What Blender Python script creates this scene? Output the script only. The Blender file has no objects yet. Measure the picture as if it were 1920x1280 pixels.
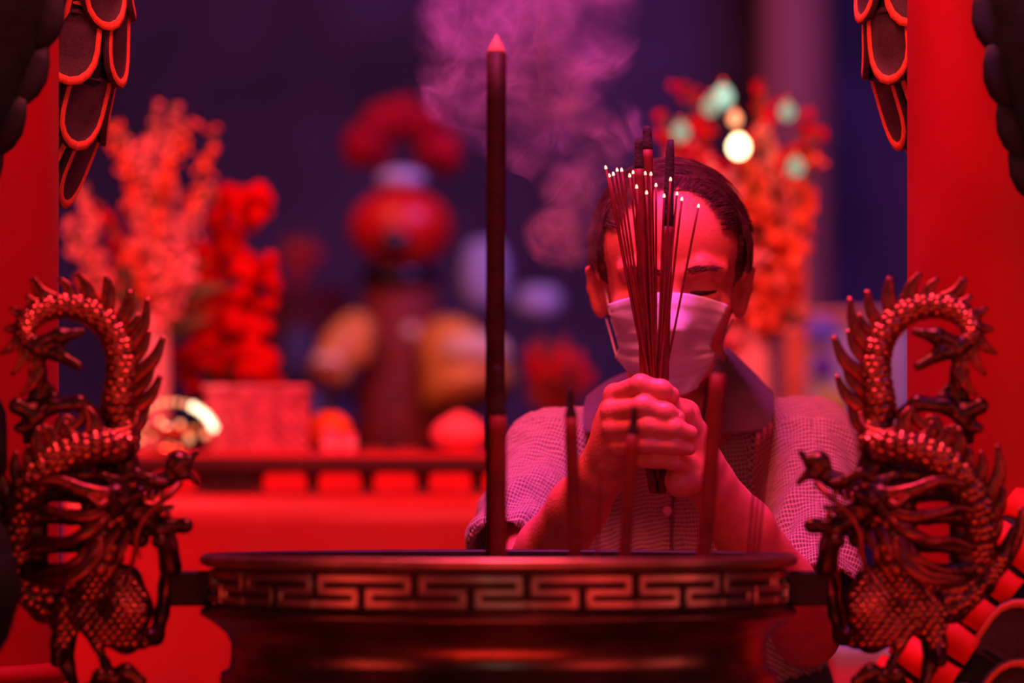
import bpy, math, random
import numpy as np
from mathutils import Vector, Matrix

SC = bpy.context.scene
COL = SC.collection
random.seed(7)
RNG = np.random.default_rng(11)

# ------------------------------------------------------------------ camera
FPX = 7800.0            # focal length in pixels of the 1920 wide frame
HC = 1.21               # lens height
HOR = 915.0             # horizon row of the (level, shifted) lens
cam_d = bpy.data.cameras.new('camera')
cam = bpy.data.objects.new('camera', cam_d)
COL.objects.link(cam)
SC.camera = cam
cam.location = (0, 0, HC)
cam.rotation_euler = (math.pi / 2, 0, 0)
cam_d.sensor_width = 36.0
cam_d.lens = FPX / 1920.0 * 36.0
cam_d.shift_y = (HOR - 640.0) / 1920.0
cam_d.clip_end = 60
cam_d.dof.use_dof = True
cam_d.dof.focus_distance = 4.53
cam_d.dof.aperture_fstop = 3.1

SC.view_settings.view_transform = 'Standard'
SC.view_settings.look = 'None'
SC.view_settings.exposure = 0.0
SC.view_settings.gamma = 1.0
SC.view_settings.use_curve_mapping = False

# ------------------------------------------------------------------ world and lamps
W = bpy.data.worlds.new('world')
SC.world = W
W.use_nodes = True
W.node_tree.nodes['Background'].inputs[0].default_value = (0.10, 0.035, 0.16, 1)
W.node_tree.nodes['Background'].inputs[1].default_value = 0.08


def area(name, loc, to, size, power, col, sizey=None, spread=None):
    l = bpy.data.lights.new(name, 'AREA')
    l.energy = power
    l.color = col
    l.size = size
    if sizey:
        l.shape = 'RECTANGLE'
        l.size_y = sizey
    if spread:
        l.spread = math.radians(spread)
    o = bpy.data.objects.new(name, l)
    COL.objects.link(o)
    o.location = loc
    o.rotation_euler = (Vector(to) - Vector(loc)).to_track_quat('-Z', 'Y').to_euler()
    return o


# red lantern light under the pavilion roof, violet spots above, added fills for the urn, altar lamps behind
area('red_pavilion_lamp', (0.0, 3.95, 2.65), (0.16, 4.72, 1.3), 0.7, 36, (1.0, 0.075, 0.11), 0.5)
area('red_gate_lamp', (-2.4, 2.3, 1.5), (0.0, 4.1, 1.1), 1.3, 15, (1.0, 0.07, 0.05), 1.1)  # unseen light added for red reflections on the left of the urn
area('red_urn_fill_b', (2.0, 1.7, 1.5), (0.0, 4.1, 1.1), 1.4, 15, (1.0, 0.06, 0.06), 1.1)  # unseen light added for red reflections on the right of the urn
area('orange_urn_fill', (2.9, 3.2, 1.4), (0.0, 4.1, 1.1), 0.7, 7, (1.0, 0.13, 0.12), 1.0)  # added out of view to give the urn's far right an orange reflection
area('cool_urn_fill', (0.05, 0.4, 1.6), (0.0, 4.0, 1.1), 0.5, 1.6, (0.8, 1.0, 0.95), 0.6)  # added behind the camera for the grey glint in the middle of the urn
area('violet_lamp', (-0.05, 4.48, 3.5), (0.02, 4.48, 1.6), 0.3, 2.1, (0.80, 0.05, 0.95), 0.3, 34)
area('violet_lamp_b', (0.9, 3.4, 2.6), (0.18, 4.65, 1.35), 0.25, 0.5, (0.45, 0.10, 1.0), 0.25, 50)
area('red_bounce_fill', (0.0, 2.2, 0.3), (0.1, 4.4, 1.15), 1.6, 14, (1.0, 0.03, 0.02), 0.3)  # unseen low fill added for red bounce and to brighten the lower urn
area('altar_red_lamp', (-1.2, 5.5, 3.2), (-0.8, 7.2, 1.2), 1.2, 84, (1.0, 0.07, 0.09), 0.6)
area('altar_right_lamp', (1.0, 5.9, 3.0), (0.6, 8.0, 1.5), 0.8, 46, (1.0, 0.10, 0.11), 0.6)
area('hall_blue_lamp', (1.5, 9.0, 4.2), (0.6, 14.0, 1.6), 1.5, 95, (0.34, 0.18, 1.0), 0.8)
area('hall_red_lamp', (-1.2, 9.0, 4.2), (-0.5, 12.5, 1.6), 1.2, 50, (1.0, 0.26, 0.20), 0.8)


def P(px, py, d):
    return Vector(((px - 960.0) / FPX * d, d, HC - (py - HOR) / FPX * d))


# ------------------------------------------------------------------ materials
MATS = {}


def mat(name, col, rough=0.5, metal=0.0, var=0.15, vscale=30.0, bump=0.0, bscale=60.0, emit=None, estr=0.0,
        col2=None, spec=0.5, trans=0.0, coat=0.0, sheen=0.0, sss=0.0):
    if name in MATS:
        return MATS[name]
    m = bpy.data.materials.new(name)
    MATS[name] = m
    m.use_nodes = True
    nt = m.node_tree
    b = nt.nodes['Principled BSDF']
    b.inputs['Roughness'].default_value = rough
    b.inputs['Metallic'].default_value = metal
    b.inputs['Specular IOR Level'].default_value = spec
    b.inputs['Coat Weight'].default_value = coat
    b.inputs['Transmission Weight'].default_value = trans
    b.inputs['Sheen Weight'].default_value = sheen
    if sss:
        b.inputs['Subsurface Weight'].default_value = sss
        b.inputs['Subsurface Radius'].default_value = (0.012, 0.004, 0.003)
    tc = nt.nodes.new('ShaderNodeTexCoord')
    nz = nt.nodes.new('ShaderNodeTexNoise')
    nz.inputs['Scale'].default_value = vscale
    nz.inputs['Detail'].default_value = 4
    nt.links.new(tc.outputs['Object'], nz.inputs['Vector'])
    rp = nt.nodes.new('ShaderNodeValToRGB')
    c = np.array(col[:3])
    c2 = np.array(col2[:3]) if col2 is not None else np.clip(c * (1 + var), 0, 1)
    c1 = c if col2 is not None else c * (1 - var)
    rp.color_ramp.elements[0].position = 0.35
    rp.color_ramp.elements[1].position = 0.65
    rp.color_ramp.elements[0].color = (*c1, 1)
    rp.color_ramp.elements[1].color = (*c2, 1)
    nt.links.new(nz.outputs['Fac'], rp.inputs['Fac'])
    nt.links.new(rp.outputs['Color'], b.inputs['Base Color'])
    if bump:
        n2 = nt.nodes.new('ShaderNodeTexNoise')
        n2.inputs['Scale'].default_value = bscale
        n2.inputs['Detail'].default_value = 3
        nt.links.new(tc.outputs['Object'], n2.inputs['Vector'])
        bp = nt.nodes.new('ShaderNodeBump')
        bp.inputs['Strength'].default_value = bump
        bp.inputs['Distance'].default_value = 0.004
        nt.links.new(n2.outputs['Fac'], bp.inputs['Height'])
        nt.links.new(bp.outputs['Normal'], b.inputs['Normal'])
    if emit is not None:
        b.inputs['Emission Color'].default_value = (*emit, 1)
        b.inputs['Emission Strength'].default_value = estr
    return m


# ------------------------------------------------------------------ objects
def props(o, label=None, cat=None, group=None, kind=None):
    if label:
        o['label'] = label
    if cat:
        o['category'] = cat
    if group:
        o['group'] = group
    if kind:
        o['kind'] = kind
    return o


def empty(name, loc, label=None, cat=None, group=None, parent=None):
    o = bpy.data.objects.new(name, None)
    COL.objects.link(o)
    o.location = loc
    o.empty_display_size = 0.05
    if parent:
        o.parent = parent
    return props(o, label, cat, group)


def mesh_obj(name, V, F, mats, parent=None, org=(0, 0, 0), smooth=True, mi=None, uv=None):
    me = bpy.data.meshes.new(name)
    V = np.asarray(V, dtype=float) - np.asarray(org, dtype=float)
    me.from_pydata(V.tolist(), [], F if isinstance(F, list) else F.tolist())
    if not isinstance(mats, (list, tuple)):
        mats = [mats]
    for m in mats:
        me.materials.append(m)
    n = len(me.polygons)
    if smooth:
        me.polygons.foreach_set('use_smooth', [True] * n)
    if mi is not None:
        me.polygons.foreach_set('material_index', list(mi))
    if uv is not None:
        ul = me.uv_layers.new(name='UVMap')
        ul.data.foreach_set('uv', np.asarray(uv, dtype=float).ravel())
    me.update()
    o = bpy.data.objects.new(name, me)
    COL.objects.link(o)
    if parent:
        o.parent = parent
    return o


class MB:
    def __init__(s):
        s.V, s.F, s.M = [], [], []

    def add(s, V, F, mi=0):
        b = len(s.V)
        s.V.extend([tuple(v) for v in V])
        s.F.extend([tuple(i + b for i in f) for f in F])
        s.M.extend([mi] * len(F))
        return s

    def build(s, name, mats, parent=None, org=(0, 0, 0), smooth=True):
        return mesh_obj(name, s.V, s.F, mats, parent, org, smooth, s.M)


def crom(pts, n):
    """smooth curve through pts (any dimension), n samples"""
    p = np.asarray(pts, dtype=float)
    if len(p) == 2:
        t = np.linspace(0, 1, n)[:, None]
        return p[0] * (1 - t) + p[1] * t
    q = np.vstack([2 * p[0] - p[1], p, 2 * p[-1] - p[-2]])
    m = len(p) - 1
    out = []
    for t in np.linspace(0, m, n):
        i = min(int(t), m - 1)
        f = t - i
        a, b, c, d = q[i], q[i + 1], q[i + 2], q[i + 3]
        out.append(0.5 * ((2 * b) + (-a + c) * f + (2 * a - 5 * b + 4 * c - d) * f * f + (-a + 3 * b - 3 * c + d) * f ** 3))
    return np.array(out)


def frames(path, up=(0, -1, 0)):
    path = np.asarray(path, dtype=float)
    T = np.gradient(path, axis=0)
    T /= np.linalg.norm(T, axis=1)[:, None] + 1e-12
    N = []
    n = np.asarray(up, dtype=float)
    for t in T:
        n = n - t * np.dot(n, t)
        if np.linalg.norm(n) < 1e-6:
            n = np.cross(t, (1, 0, 0.3))
        n = n / np.linalg.norm(n)
        N.append(n)
    N = np.array(N)
    return T, N, np.cross(T, N)


def tube(path, rad, seg=10, up=(0, -1, 0), flat=1.0, caps=True):
    """swept tube; radius along the frame normal is multiplied by flat"""
    path = np.asarray(path, dtype=float)
    n = len(path)
    rad = np.full(n, rad) if np.isscalar(rad) else np.asarray(rad, dtype=float)
    T, N, B = frames(path, up)
    V, F = [], []
    for i in range(n):
        for k in range(seg):
            a = 2 * math.pi * k / seg
            V.append(path[i] + rad[i] * (flat * math.cos(a) * N[i] + math.sin(a) * B[i]))
    for i in range(n - 1):
        for k in range(seg):
            k2 = (k + 1) % seg
            F.append((i * seg + k, i * seg + k2, (i + 1) * seg + k2, (i + 1) * seg + k))
    if caps:
        F.append(tuple(range(seg - 1, -1, -1)))
        F.append(tuple((n - 1) * seg + k for k in range(seg)))
    return V, F


def lathe(prof, seg=48, c=(0, 0, 0)):
    """prof: (r, z) from bottom to top"""
    V, F = [], []
    n = len(prof)
    for r, z in prof:
        for k in range(seg):
            a = 2 * math.pi * k / seg
            V.append((c[0] + r * math.cos(a), c[1] + r * math.sin(a), c[2] + z))
    for i in range(n - 1):
        for k in range(seg):
            k2 = (k + 1) % seg
            F.append((i * seg + k, i * seg + k2, (i + 1) * seg + k2, (i + 1) * seg + k))
    F.append(tuple(range(seg - 1, -1, -1)))
    F.append(tuple((n - 1) * seg + k for k in range(seg)))
    return V, F


def box(lo, hi, bev=0.0):
    lo, hi = np.array(lo, float), np.array(hi, float)
    b = min(bev, 0.49 * float(min(hi - lo)))
    if b <= 0:
        x0, y0, z0 = lo
        x1, y1, z1 = hi
        V = [(x0, y0, z0), (x1, y0, z0), (x1, y1, z0), (x0, y1, z0), (x0, y0, z1), (x1, y0, z1), (x1, y1, z1), (x0, y1, z1)]
        F = [(0, 3, 2, 1), (4, 5, 6, 7), (0, 1, 5, 4), (1, 2, 6, 5), (2, 3, 7, 6), (3, 0, 4, 7)]
        return V, F
    import bmesh
    bm = bmesh.new()
    bmesh.ops.create_cube(bm, size=1)
    for v in bm.verts:
        v.co = Vector([(lo[i] + hi[i]) / 2 + v.co[i] * (hi[i] - lo[i]) for i in range(3)])
    bmesh.ops.bevel(bm, geom=bm.edges[:], offset=b, segments=2, affect='EDGES', profile=0.5)
    bm.verts.index_update()
    V = [tuple(v.co) for v in bm.verts]
    F = [tuple(v.index for v in f.verts) for f in bm.faces]
    bm.free()
    return V, F


def ball(c, r, seg=12, ring=8, R=None):
    r = np.full(3, r) if np.isscalar(r) else np.asarray(r, float)
    R = np.eye(3) if R is None else np.asarray(R)
    V = []
    for i in range(ring + 1):
        th = math.pi * i / ring
        for k in range(seg):
            a = 2 * math.pi * k / seg
            p = np.array([math.sin(th) * math.cos(a), math.sin(th) * math.sin(a), math.cos(th)]) * r
            V.append(np.asarray(c, float) + R @ p)
    F = []
    for i in range(ring):
        for k in range(seg):
            k2 = (k + 1) % seg
            F.append((i * seg + k, (i + 1) * seg + k, (i + 1) * seg + k2, i * seg + k2))
    return V, F


# ------------------------------------------------------------------ blended solids (signed distance -> surface nets)
class SDF:
    def __init__(s, lo, hi, h):
        s.lo = np.array(lo, float)
        s.h = h
        s.n = np.ceil((np.array(hi, float) - s.lo) / h).astype(int) + 1
        s.D = np.full(s.n, 1.0, dtype=np.float32)

    def _sub(s, lo, hi):
        a = np.maximum(np.floor((np.asarray(lo) - s.lo) / s.h).astype(int), 0)
        b = np.minimum(np.ceil((np.asarray(hi) - s.lo) / s.h).astype(int) + 1, s.n)
        if np.any(b <= a):
            return None
        sl = tuple(slice(a[i], b[i]) for i in range(3))
        ax = [(s.lo[i] + s.h * np.arange(a[i], b[i])).astype(np.float32) for i in range(3)]
        return sl, ax[0][:, None, None], ax[1][None, :, None], ax[2][None, None, :]

    def _mix(s, sl, d, k, op):
        D = s.D[sl]
        if op == 'u':
            h = np.clip(0.5 + 0.5 * (D - d) / k, 0, 1)
            s.D[sl] = D * (1 - h) + d * h - k * h * (1 - h)
        else:
            h = np.clip(0.5 - 0.5 * (D + d) / k, 0, 1)
            s.D[sl] = D * (1 - h) - d * h + k * h * (1 - h)

    def cone(s, a, b, r1, r2=None, k=0.008, op='u'):
        r2 = r1 if r2 is None else r2
        a, b = np.asarray(a, float), np.asarray(b, float)
        m = max(r1, r2) + k * 1.5 + 3 * s.h
        q = s._sub(np.minimum(a, b) - m, np.maximum(a, b) + m)
        if q is None:
            return s
        sl, X, Y, Z = q
        ba = b - a
        t = ((X - a[0]) * ba[0] + (Y - a[1]) * ba[1] + (Z - a[2]) * ba[2]) / max(float(ba @ ba), 1e-12)
        t = np.clip(t, 0, 1)
        d = np.sqrt((X - a[0] - t * ba[0]) ** 2 + (Y - a[1] - t * ba[1]) ** 2 + (Z - a[2] - t * ba[2]) ** 2) - (r1 + (r2 - r1) * t)
        s._mix(sl, d, k, op)
        return s

    def chain(s, pts, rads, k=0.008, op='u'):
        for i in range(len(pts) - 1):
            s.cone(pts[i], pts[i + 1], rads[i], rads[i + 1], k, op)
        return s

    def ell(s, c, r, R=None, k=0.008, op='u'):
        c = np.asarray(c, float)
        r = np.full(3, r) if np.isscalar(r) else np.asarray(r, float)
        m = float(max(r)) + k * 1.5 + 3 * s.h
        q = s._sub(c - m, c + m)
        if q is None:
            return s
        sl, X, Y, Z = q
        X, Y, Z = X - c[0], Y - c[1], Z - c[2]
        if R is None:
            u, v, w = X, Y, Z
        else:
            R = np.asarray(R, float)
            u = X * R[0, 0] + Y * R[1, 0] + Z * R[2, 0]
            v = X * R[0, 1] + Y * R[1, 1] + Z * R[2, 1]
            w = X * R[0, 2] + Y * R[1, 2] + Z * R[2, 2]
        k0 = np.sqrt((u / r[0]) ** 2 + (v / r[1]) ** 2 + (w / r[2]) ** 2)
        k1 = np.sqrt((u / r[0] ** 2) ** 2 + (v / r[1] ** 2) ** 2 + (w / r[2] ** 2) ** 2) + 1e-9
        d = np.where(k0 < 1e-4, -float(min(r)), k0 * (k0 - 1) / k1)
        s._mix(sl, d.astype(np.float32), k, op)
        return s

    def cut(s, p, n, k=0.004):
        """remove the half space on the side of n"""
        p, n = np.asarray(p, float), np.asarray(n, float)
        n = n / np.linalg.norm(n)
        sl, X, Y, Z = s._sub(s.lo, s.lo + s.h * s.n)
        d = -((X - p[0]) * n[0] + (Y - p[1]) * n[1] + (Z - p[2]) * n[2])
        s._mix(sl, d.astype(np.float32), k, 's')
        return s

    def surface(s):
        D = s.D.copy()
        for ax in range(3):      # close the solid at the grid border
            for e in (0, -1):
                ix = [slice(None)] * 3
                ix[ax] = e
                D[tuple(ix)] = np.maximum(D[tuple(ix)], s.h * 0.5)
        ins = D < 0
        n = np.array(D.shape) - 1
        cnt = np.zeros(n, dtype=np.int8)
        offs = [(i, j, k) for i in (0, 1) for j in (0, 1) for k in (0, 1)]
        for i, j, k in offs:
            cnt += ins[i:i + n[0], j:j + n[1], k:k + n[2]]
        act = np.argwhere((cnt > 0) & (cnt < 8))
        idx = np.full(n, -1, dtype=np.int32)
        idx[act[:, 0], act[:, 1], act[:, 2]] = np.arange(len(act))
        acc = np.zeros((len(act), 3))
        num = np.zeros(len(act))
        for ax in range(3):
            for o in offs:
                if o[ax]:
                    continue
                o2 = list(o)
                o2[ax] = 1
                da = D[act[:, 0] + o[0], act[:, 1] + o[1], act[:, 2] + o[2]]
                db = D[act[:, 0] + o2[0], act[:, 1] + o2[1], act[:, 2] + o2[2]]
                x = (da < 0) != (db < 0)
                t = np.where(x, da / np.where(x, da - db, 1), 0)
                p = np.tile(np.array(o, float), (len(act), 1))
                p[:, ax] += t
                acc[x] += p[x]
                num[x] += 1
        V = s.lo + s.h * (act + acc / num[:, None])
        Fs = []
        for ax in range(3):
            b, c = (ax + 1) % 3, (ax + 2) % 3
            sa = [slice(None)] * 3
            sb = [slice(None)] * 3
            sa[ax] = slice(0, -1)
            sb[ax] = slice(1, None)
            A, B = ins[tuple(sa)], ins[tuple(sb)]
            e = np.argwhere(A != B)
            e = e[(e[:, b] > 0) & (e[:, c] > 0) & (e[:, b] < n[b]) & (e[:, c] < n[c])]
            q = []
            for db, dc in ((1, 1), (0, 1), (0, 0), (1, 0)):
                f = e.copy()
                f[:, b] -= db
                f[:, c] -= dc
                q.append(idx[f[:, 0], f[:, 1], f[:, 2]])
            q = np.stack(q, 1)
            fl = ~A[e[:, 0], e[:, 1], e[:, 2]]
            q[fl] = q[fl][:, ::-1]
            Fs.append(q)
        return V, np.vstack(Fs)


def vnorm(V, F):
    N = np.zeros_like(V)
    a, b, c, d = (V[F[:, i]] for i in range(4))
    n = np.cross(c - a, d - b)
    for i in range(4):
        np.add.at(N, F[:, i], n)
    return N / (np.linalg.norm(N, axis=1)[:, None] + 1e-12)


def wob(p, seed, freq, n=5):
    """cheap smooth 3D noise in about -1..1"""
    r = np.random.default_rng(seed)
    out = np.zeros(len(p))
    for i in range(n):
        k = r.normal(size=3) * freq * (1 + 0.5 * i)
        out += np.sin(p @ k + r.uniform(0, 6.28)) / (1 + 0.5 * i)
    return out / 2.2


def place(o, loc, X, Y, Z, s=1.0):
    """local matrix with axes X, Y, Z scaled by s (number or triple)"""
    s = (s, s, s) if np.isscalar(s) else s
    m = Matrix(((X[0] * s[0], Y[0] * s[1], Z[0] * s[2], loc[0]),
                (X[1] * s[0], Y[1] * s[1], Z[1] * s[2], loc[1]),
                (X[2] * s[0], Y[2] * s[1], Z[2] * s[2], loc[2]),
                (0, 0, 0, 1)))
    o.matrix_local = m
    return o


def dup(o, parent=None, name=None):
    c = o.copy()
    COL.objects.link(c)
    if parent is not None:
        c.parent = parent
    return c


def depth_map(V, cell=4.0):
    """nearest depth of a point cloud on a pixel raster, used to lay cloth and hair onto a body"""
    x = np.floor(((V[:, 0] / V[:, 1]) * FPX + 960) / cell).astype(int)
    y = np.floor(((HC - V[:, 2]) / V[:, 1] * FPX + HOR) / cell).astype(int)
    W_, H_ = int(2000 / cell), int(1500 / cell)
    g = np.full((W_, H_), 99.0)
    k = (x >= 1) & (y >= 1) & (x < W_ - 1) & (y < H_ - 1)
    np.minimum.at(g, (x[k], y[k]), V[k, 1])
    f = g.copy()
    for i in (-1, 0, 1):
        for j in (-1, 0, 1):
            f = np.minimum(f, np.roll(np.roll(g, i, 0), j, 1))

    def q(px, py, default=99.0):
        v = f[int(px / cell), int(py / cell)]
        return default if v > 50 else v
    return q

# ================================================================== setting
m_floor = mat('stone_floor', (0.10, 0.07, 0.07), 0.5, var=0.3, vscale=6, bump=0.2, bscale=40)
m_wall = mat('indigo_wall', (0.050, 0.032, 0.085), 0.8, var=0.45, vscale=1.6, bump=0.2, bscale=12)
m_pillar = mat('dusky_pillar', (0.32, 0.12, 0.12), 0.6, var=0.1, vscale=3)

fl = mesh_obj('floor', *box((-6, -1.5, -0.2), (6, 14.6, 0.0)), m_floor, smooth=False)
props(fl, 'dark stone floor of the temple hall', 'floor', kind='structure')
wb = mesh_obj('wall_back', *box((-6, 14.0, 0.0), (6, 14.3, 6.0)), m_wall, smooth=False)
props(wb, 'dark indigo back wall of the temple hall', 'wall', kind='structure')
mb = MB()
pc = P(1490, 915, 13.4)
mb.add(*lathe([(0.17, 0.0), (0.17, 0.12), (0.135, 0.16), (0.125, 0.3), (0.122, 4.0), (0.15, 4.1), (0.15, 4.3)], 32, (pc.x, pc.y, 0)))
pl = mb.build('trim_1', m_pillar)
props(pl, 'dusky maroon round pillar far behind the flower vase', 'pillar', kind='structure')

# ================================================================== red columns with carved dragon coils
m_red = mat('red_lacquer', (0.34, 0.002, 0.003), 0.45, var=0.10, vscale=5, bump=0.05, bscale=30)
m_scale = mat('coil_scale_dark', (0.045, 0.035, 0.032), 0.45, var=0.4, vscale=40, bump=0.35, bscale=120)
m_skin = mat('coil_skin_dark', (0.006, 0.022, 0.022), 0.7, spec=0.2, var=0.4, vscale=30, bump=0.3, bscale=60)
m_orange = mat('coil_orange_paint', (0.85, 0.17, 0.05), 0.45, var=0.25, vscale=60, bump=0.3, bscale=150)
m_belly = mat('coil_belly_red', (0.70, 0.022, 0.006), 0.6, spec=0.25, var=0.15, vscale=20, bump=0.15, bscale=50)
m_teal = mat('coil_spine_teal', (0.014, 0.030, 0.038), 0.6, spec=0.25, var=0.3, vscale=30, bump=0.3, bscale=50)


def coil_scale_mesh():
    out = [(-0.48, -0.55), (-0.49, -0.1)]
    for k in range(9):
        a = math.pi - math.pi * k / 8
        out.append((0.49 * math.cos(a), 0.02 + 0.48 * math.sin(a)))
    out += [(0.49, -0.1), (0.48, -0.55)]
    n = len(out)
    V, F, M = [], [], []
    cx, cy = 0, -0.15
    for sc, z in ((1.0, -0.03), (0.98, 0.07), (0.84, 0.085), (0.80, 0.035), (0.4, 0.05)):
        for x, y in out:
            X, Y = cx + (x - cx) * sc, cy + (y - cy) * sc
            V.append((X, Y, z - 0.33 * X * X + 0.05 * (Y + 0.5)))
    V.append((cx, cy, 0.06))
    mi = [0, 1, 1, 0]
    for r in range(4):
        for k in range(n - 1):
            F.append((r * n + k, (r + 1) * n + k, (r + 1) * n + k + 1, r * n + k + 1))
            M.append(mi[r])
        F.append((r * n + n - 1, (r + 1) * n + n - 1, (r + 1) * n, r * n))
        M.append(0)
    for k in range(n):
        F.append((4 * n + k, len(V) - 1, 4 * n + (k + 1) % n))
        M.append(0)
    return V, F, M


_v, _f, _m = coil_scale_mesh()
scale_proto = mesh_obj('scale', _v, _f, [m_scale, m_orange], mi=_m)
COL.objects.unlink(scale_proto)


def coil_strand(par, org, pts, r, rows=True, w=0.062, step=0.046, arc=(0, 2 * math.pi), spine=None, belly=None, name='coil_body'):
    """tube through pixel points; scale tiles on the given arc; belly = (angle0, angle1)"""
    raw = np.array([tuple(P(a, b, d)) for a, b, d in pts])
    path = crom(raw, 12 * len(raw))
    seg = np.r_[0, np.cumsum(np.linalg.norm(np.diff(path, axis=0), axis=1))]
    m = int(seg[-1] / 0.02)
    path = np.stack([np.interp(np.linspace(0, seg[-1], m), seg, path[:, i]) for i in range(3)], 1)
    body = mesh_obj(name, *tube(path, r, 24), m_skin, par, org)
    T = frames(path)[0]
    N = np.array([0, -1.0, 0]) - T * (T @ np.array([0, -1.0, 0]))[:, None]
    N /= np.linalg.norm(N, axis=1)[:, None] + 1e-9
    B = np.cross(T, N)
    L = seg[-1]
    ss = np.linspace(0, L, m)

    def at(s, a):
        u = min(max(s / L, 0.0), 1.0) * (m - 1)
        i = min(int(u), m - 2)
        f = u - i
        n_, b_, t_, p_ = (q[i] * (1 - f) + q[i + 1] * f for q in (N, B, T, path))
        nn = math.cos(a) * n_ + math.sin(a) * b_
        return p_, nn / np.linalg.norm(nn), t_ / np.linalg.norm(t_)
    if rows:
        na = int(2 * math.pi * r / w)
        i, s = 0, step
        while s < L - step * 0.5:
            for k in range(na):
                a = (2 * math.pi * (k + 0.5 * (i % 2)) / na) % (2 * math.pi)
                if belly and belly[0] <= a <= belly[1]:
                    continue
                p, nn, t = at(s, a)
                o = dup(scale_proto, body)
                z = Vector(nn) - 0.10 * Vector(t)
                z.normalize()
                y = (Vector(t) - z * z.dot(Vector(t))).normalized()
                place(o, p + nn * (r + 0.001) - np.asarray(org), y.cross(z), y, z, (w * 1.04, w * 1.25, w))
            i += 1
            s += step
    if belly:
        s = 0.02
        while s < L - 0.03:
            V = []
            na = 7
            for dr, ds in ((0.0, -0.002), (0.010, 0.0), (0.014, 0.027), (0.0, 0.031)):
                for k in range(na):
                    a = belly[0] + (belly[1] - belly[0]) * k / (na - 1)
                    p, nn, t = at(s, a)
                    e = 0.4 if k in (0, na - 1) else 1.0
                    V.append(p + nn * (r - 0.002 + dr * e) + t * ds)
            F = [(q * na + k, q * na + k + 1, (q + 1) * na + k + 1, (q + 1) * na + k) for q in range(3) for k in range(na - 1)]
            mesh_obj('belly_plate', V, [f[::-1] for f in F], m_belly, body, org)
            s += 0.033
    if spine is not None:
        s = 0.03
        while s < L - 0.02:
            p, nn, t = at(s, spine)
            q = crom([p + nn * (r - 0.012) - t * 0.01, p + nn * (r + 0.001) + t * 0.014, p + nn * (r + 0.004) + t * 0.050], 6)
            mesh_obj('spine_plate', *tube(q, [0.018, 0.020, 0.020, 0.018, 0.013, 0.005], 8, flat=0.45), m_teal, body, org)
            s += 0.048
    return body


def column(cx, cy, r, label):
    t = empty('dragon_column', (cx, cy, 0), label, 'column', 'red columns wound by a carved dragon')
    mb = MB()
    mb.add(*lathe([(r, 0.0), (r, 0.5), (r, 1.0), (r, 1.6), (r, 2.6)], 96, (cx, cy, 0)))
    mb.build('shaft', m_red, t, (cx, cy, 0))
    mb = MB()
    mb.add(*lathe([(r + 0.005, 0), (r + 0.09, 0.01), (r + 0.09, 0.16), (r + 0.05, 0.22), (r + 0.005, 0.26)], 64, (cx, cy, 0)))
    mb.build('base', m_skin, t, (cx, cy, 0))
    return t


RC = 0.20
cy = 4.46
cxr = (1699 - 960) / FPX * cy + RC + 0.002
cxl = (112 - 960) / FPX * cy - RC - 0.002
colR = column(cxr, cy, RC, 'red column behind the dragon beside the man in the collared shirt')
colL = column(cxl, cy, RC, 'red column behind the dragon beside the white vase of spiky flowers')
oR, oL = (cxr, cy, 0), (cxl, cy, 0)

coil_strand(colR, oR, [(2420, 640, 4.52), (2330, 590, 4.36), (2200, 500, 4.26), (2110, 390, 4.23), (2058, 250, 4.22), (2018, 100, 4.2), (1990, -60, 4.2), (1960, -220, 4.2), (1880, -330, 4.28)], 0.082, rows=False, spine=4.9)
coil_strand(colR, oR, [(1880, -330, 4.36), (1790, -310, 4.5), (1758, -160, 4.6), (1757, -40, 4.63), (1764, 60, 4.64), (1788, 150, 4.655), (1835, 230, 4.67),
                       (1900, 300, 4.69)], 0.082, w=0.066, step=0.058)
coil_strand(colR, oR, [(1650, 1760, 4.62), (1640, 1660, 4.48), (1660, 1560, 4.33), (1700, 1470, 4.27), (1770, 1350, 4.25), (1836, 1250, 4.245), (1905, 1150, 4.245), (1990, 1060, 4.25), (2090, 980, 4.27), (2220, 900, 4.33), (2360, 820, 4.5)],
            0.078, belly=(4.1, 6.0), w=0.058)
coil_strand(colL, oL, [(-580, 680, 4.52), (-480, 620, 4.36), (-350, 530, 4.26), (-255, 425, 4.23), (-190, 310, 4.22), (-125, 180, 4.2), (-70, 50, 4.2), (-50, -80, 4.2), (-60, -220, 4.24), (20, -320, 4.35)], 0.082, rows=False, spine=1.4)
coil_strand(colL, oL, [(20, -320, 4.4), (85, -250, 4.5), (97, -140, 4.6), (97, -30, 4.63), (92, 70, 4.64), (66, 170, 4.655), (20, 270, 4.67), (-50, 350, 4.69)],
            0.082, w=0.066, step=0.058)
coil_strand(colL, oL, [(-230, 690, 4.2), (-150, 770, 4.12), (-118, 838, 4.08), (-185, 930, 4.06), (-165, 1010, 3.98), (-100, 1088, 3.94), (-150, 1190, 3.98), (-230, 1260, 4.1)],
            0.072, rows=False, name='coil_foot')
# gilt ring moulding low on the left column
mb = MB()
ang = np.linspace(0, 2 * math.pi, 49)
zr = P(60, 1275, 4.27).z
mb.add(*tube(np.stack([cxl + (RC + 0.004) * np.cos(ang), cy + (RC + 0.004) * np.sin(ang), np.full(49, zr)], 1), 0.012, 8, up=(0, 0, 1), caps=False))
mb.build('ring_moulding', m_red, colL, oL)

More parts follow.
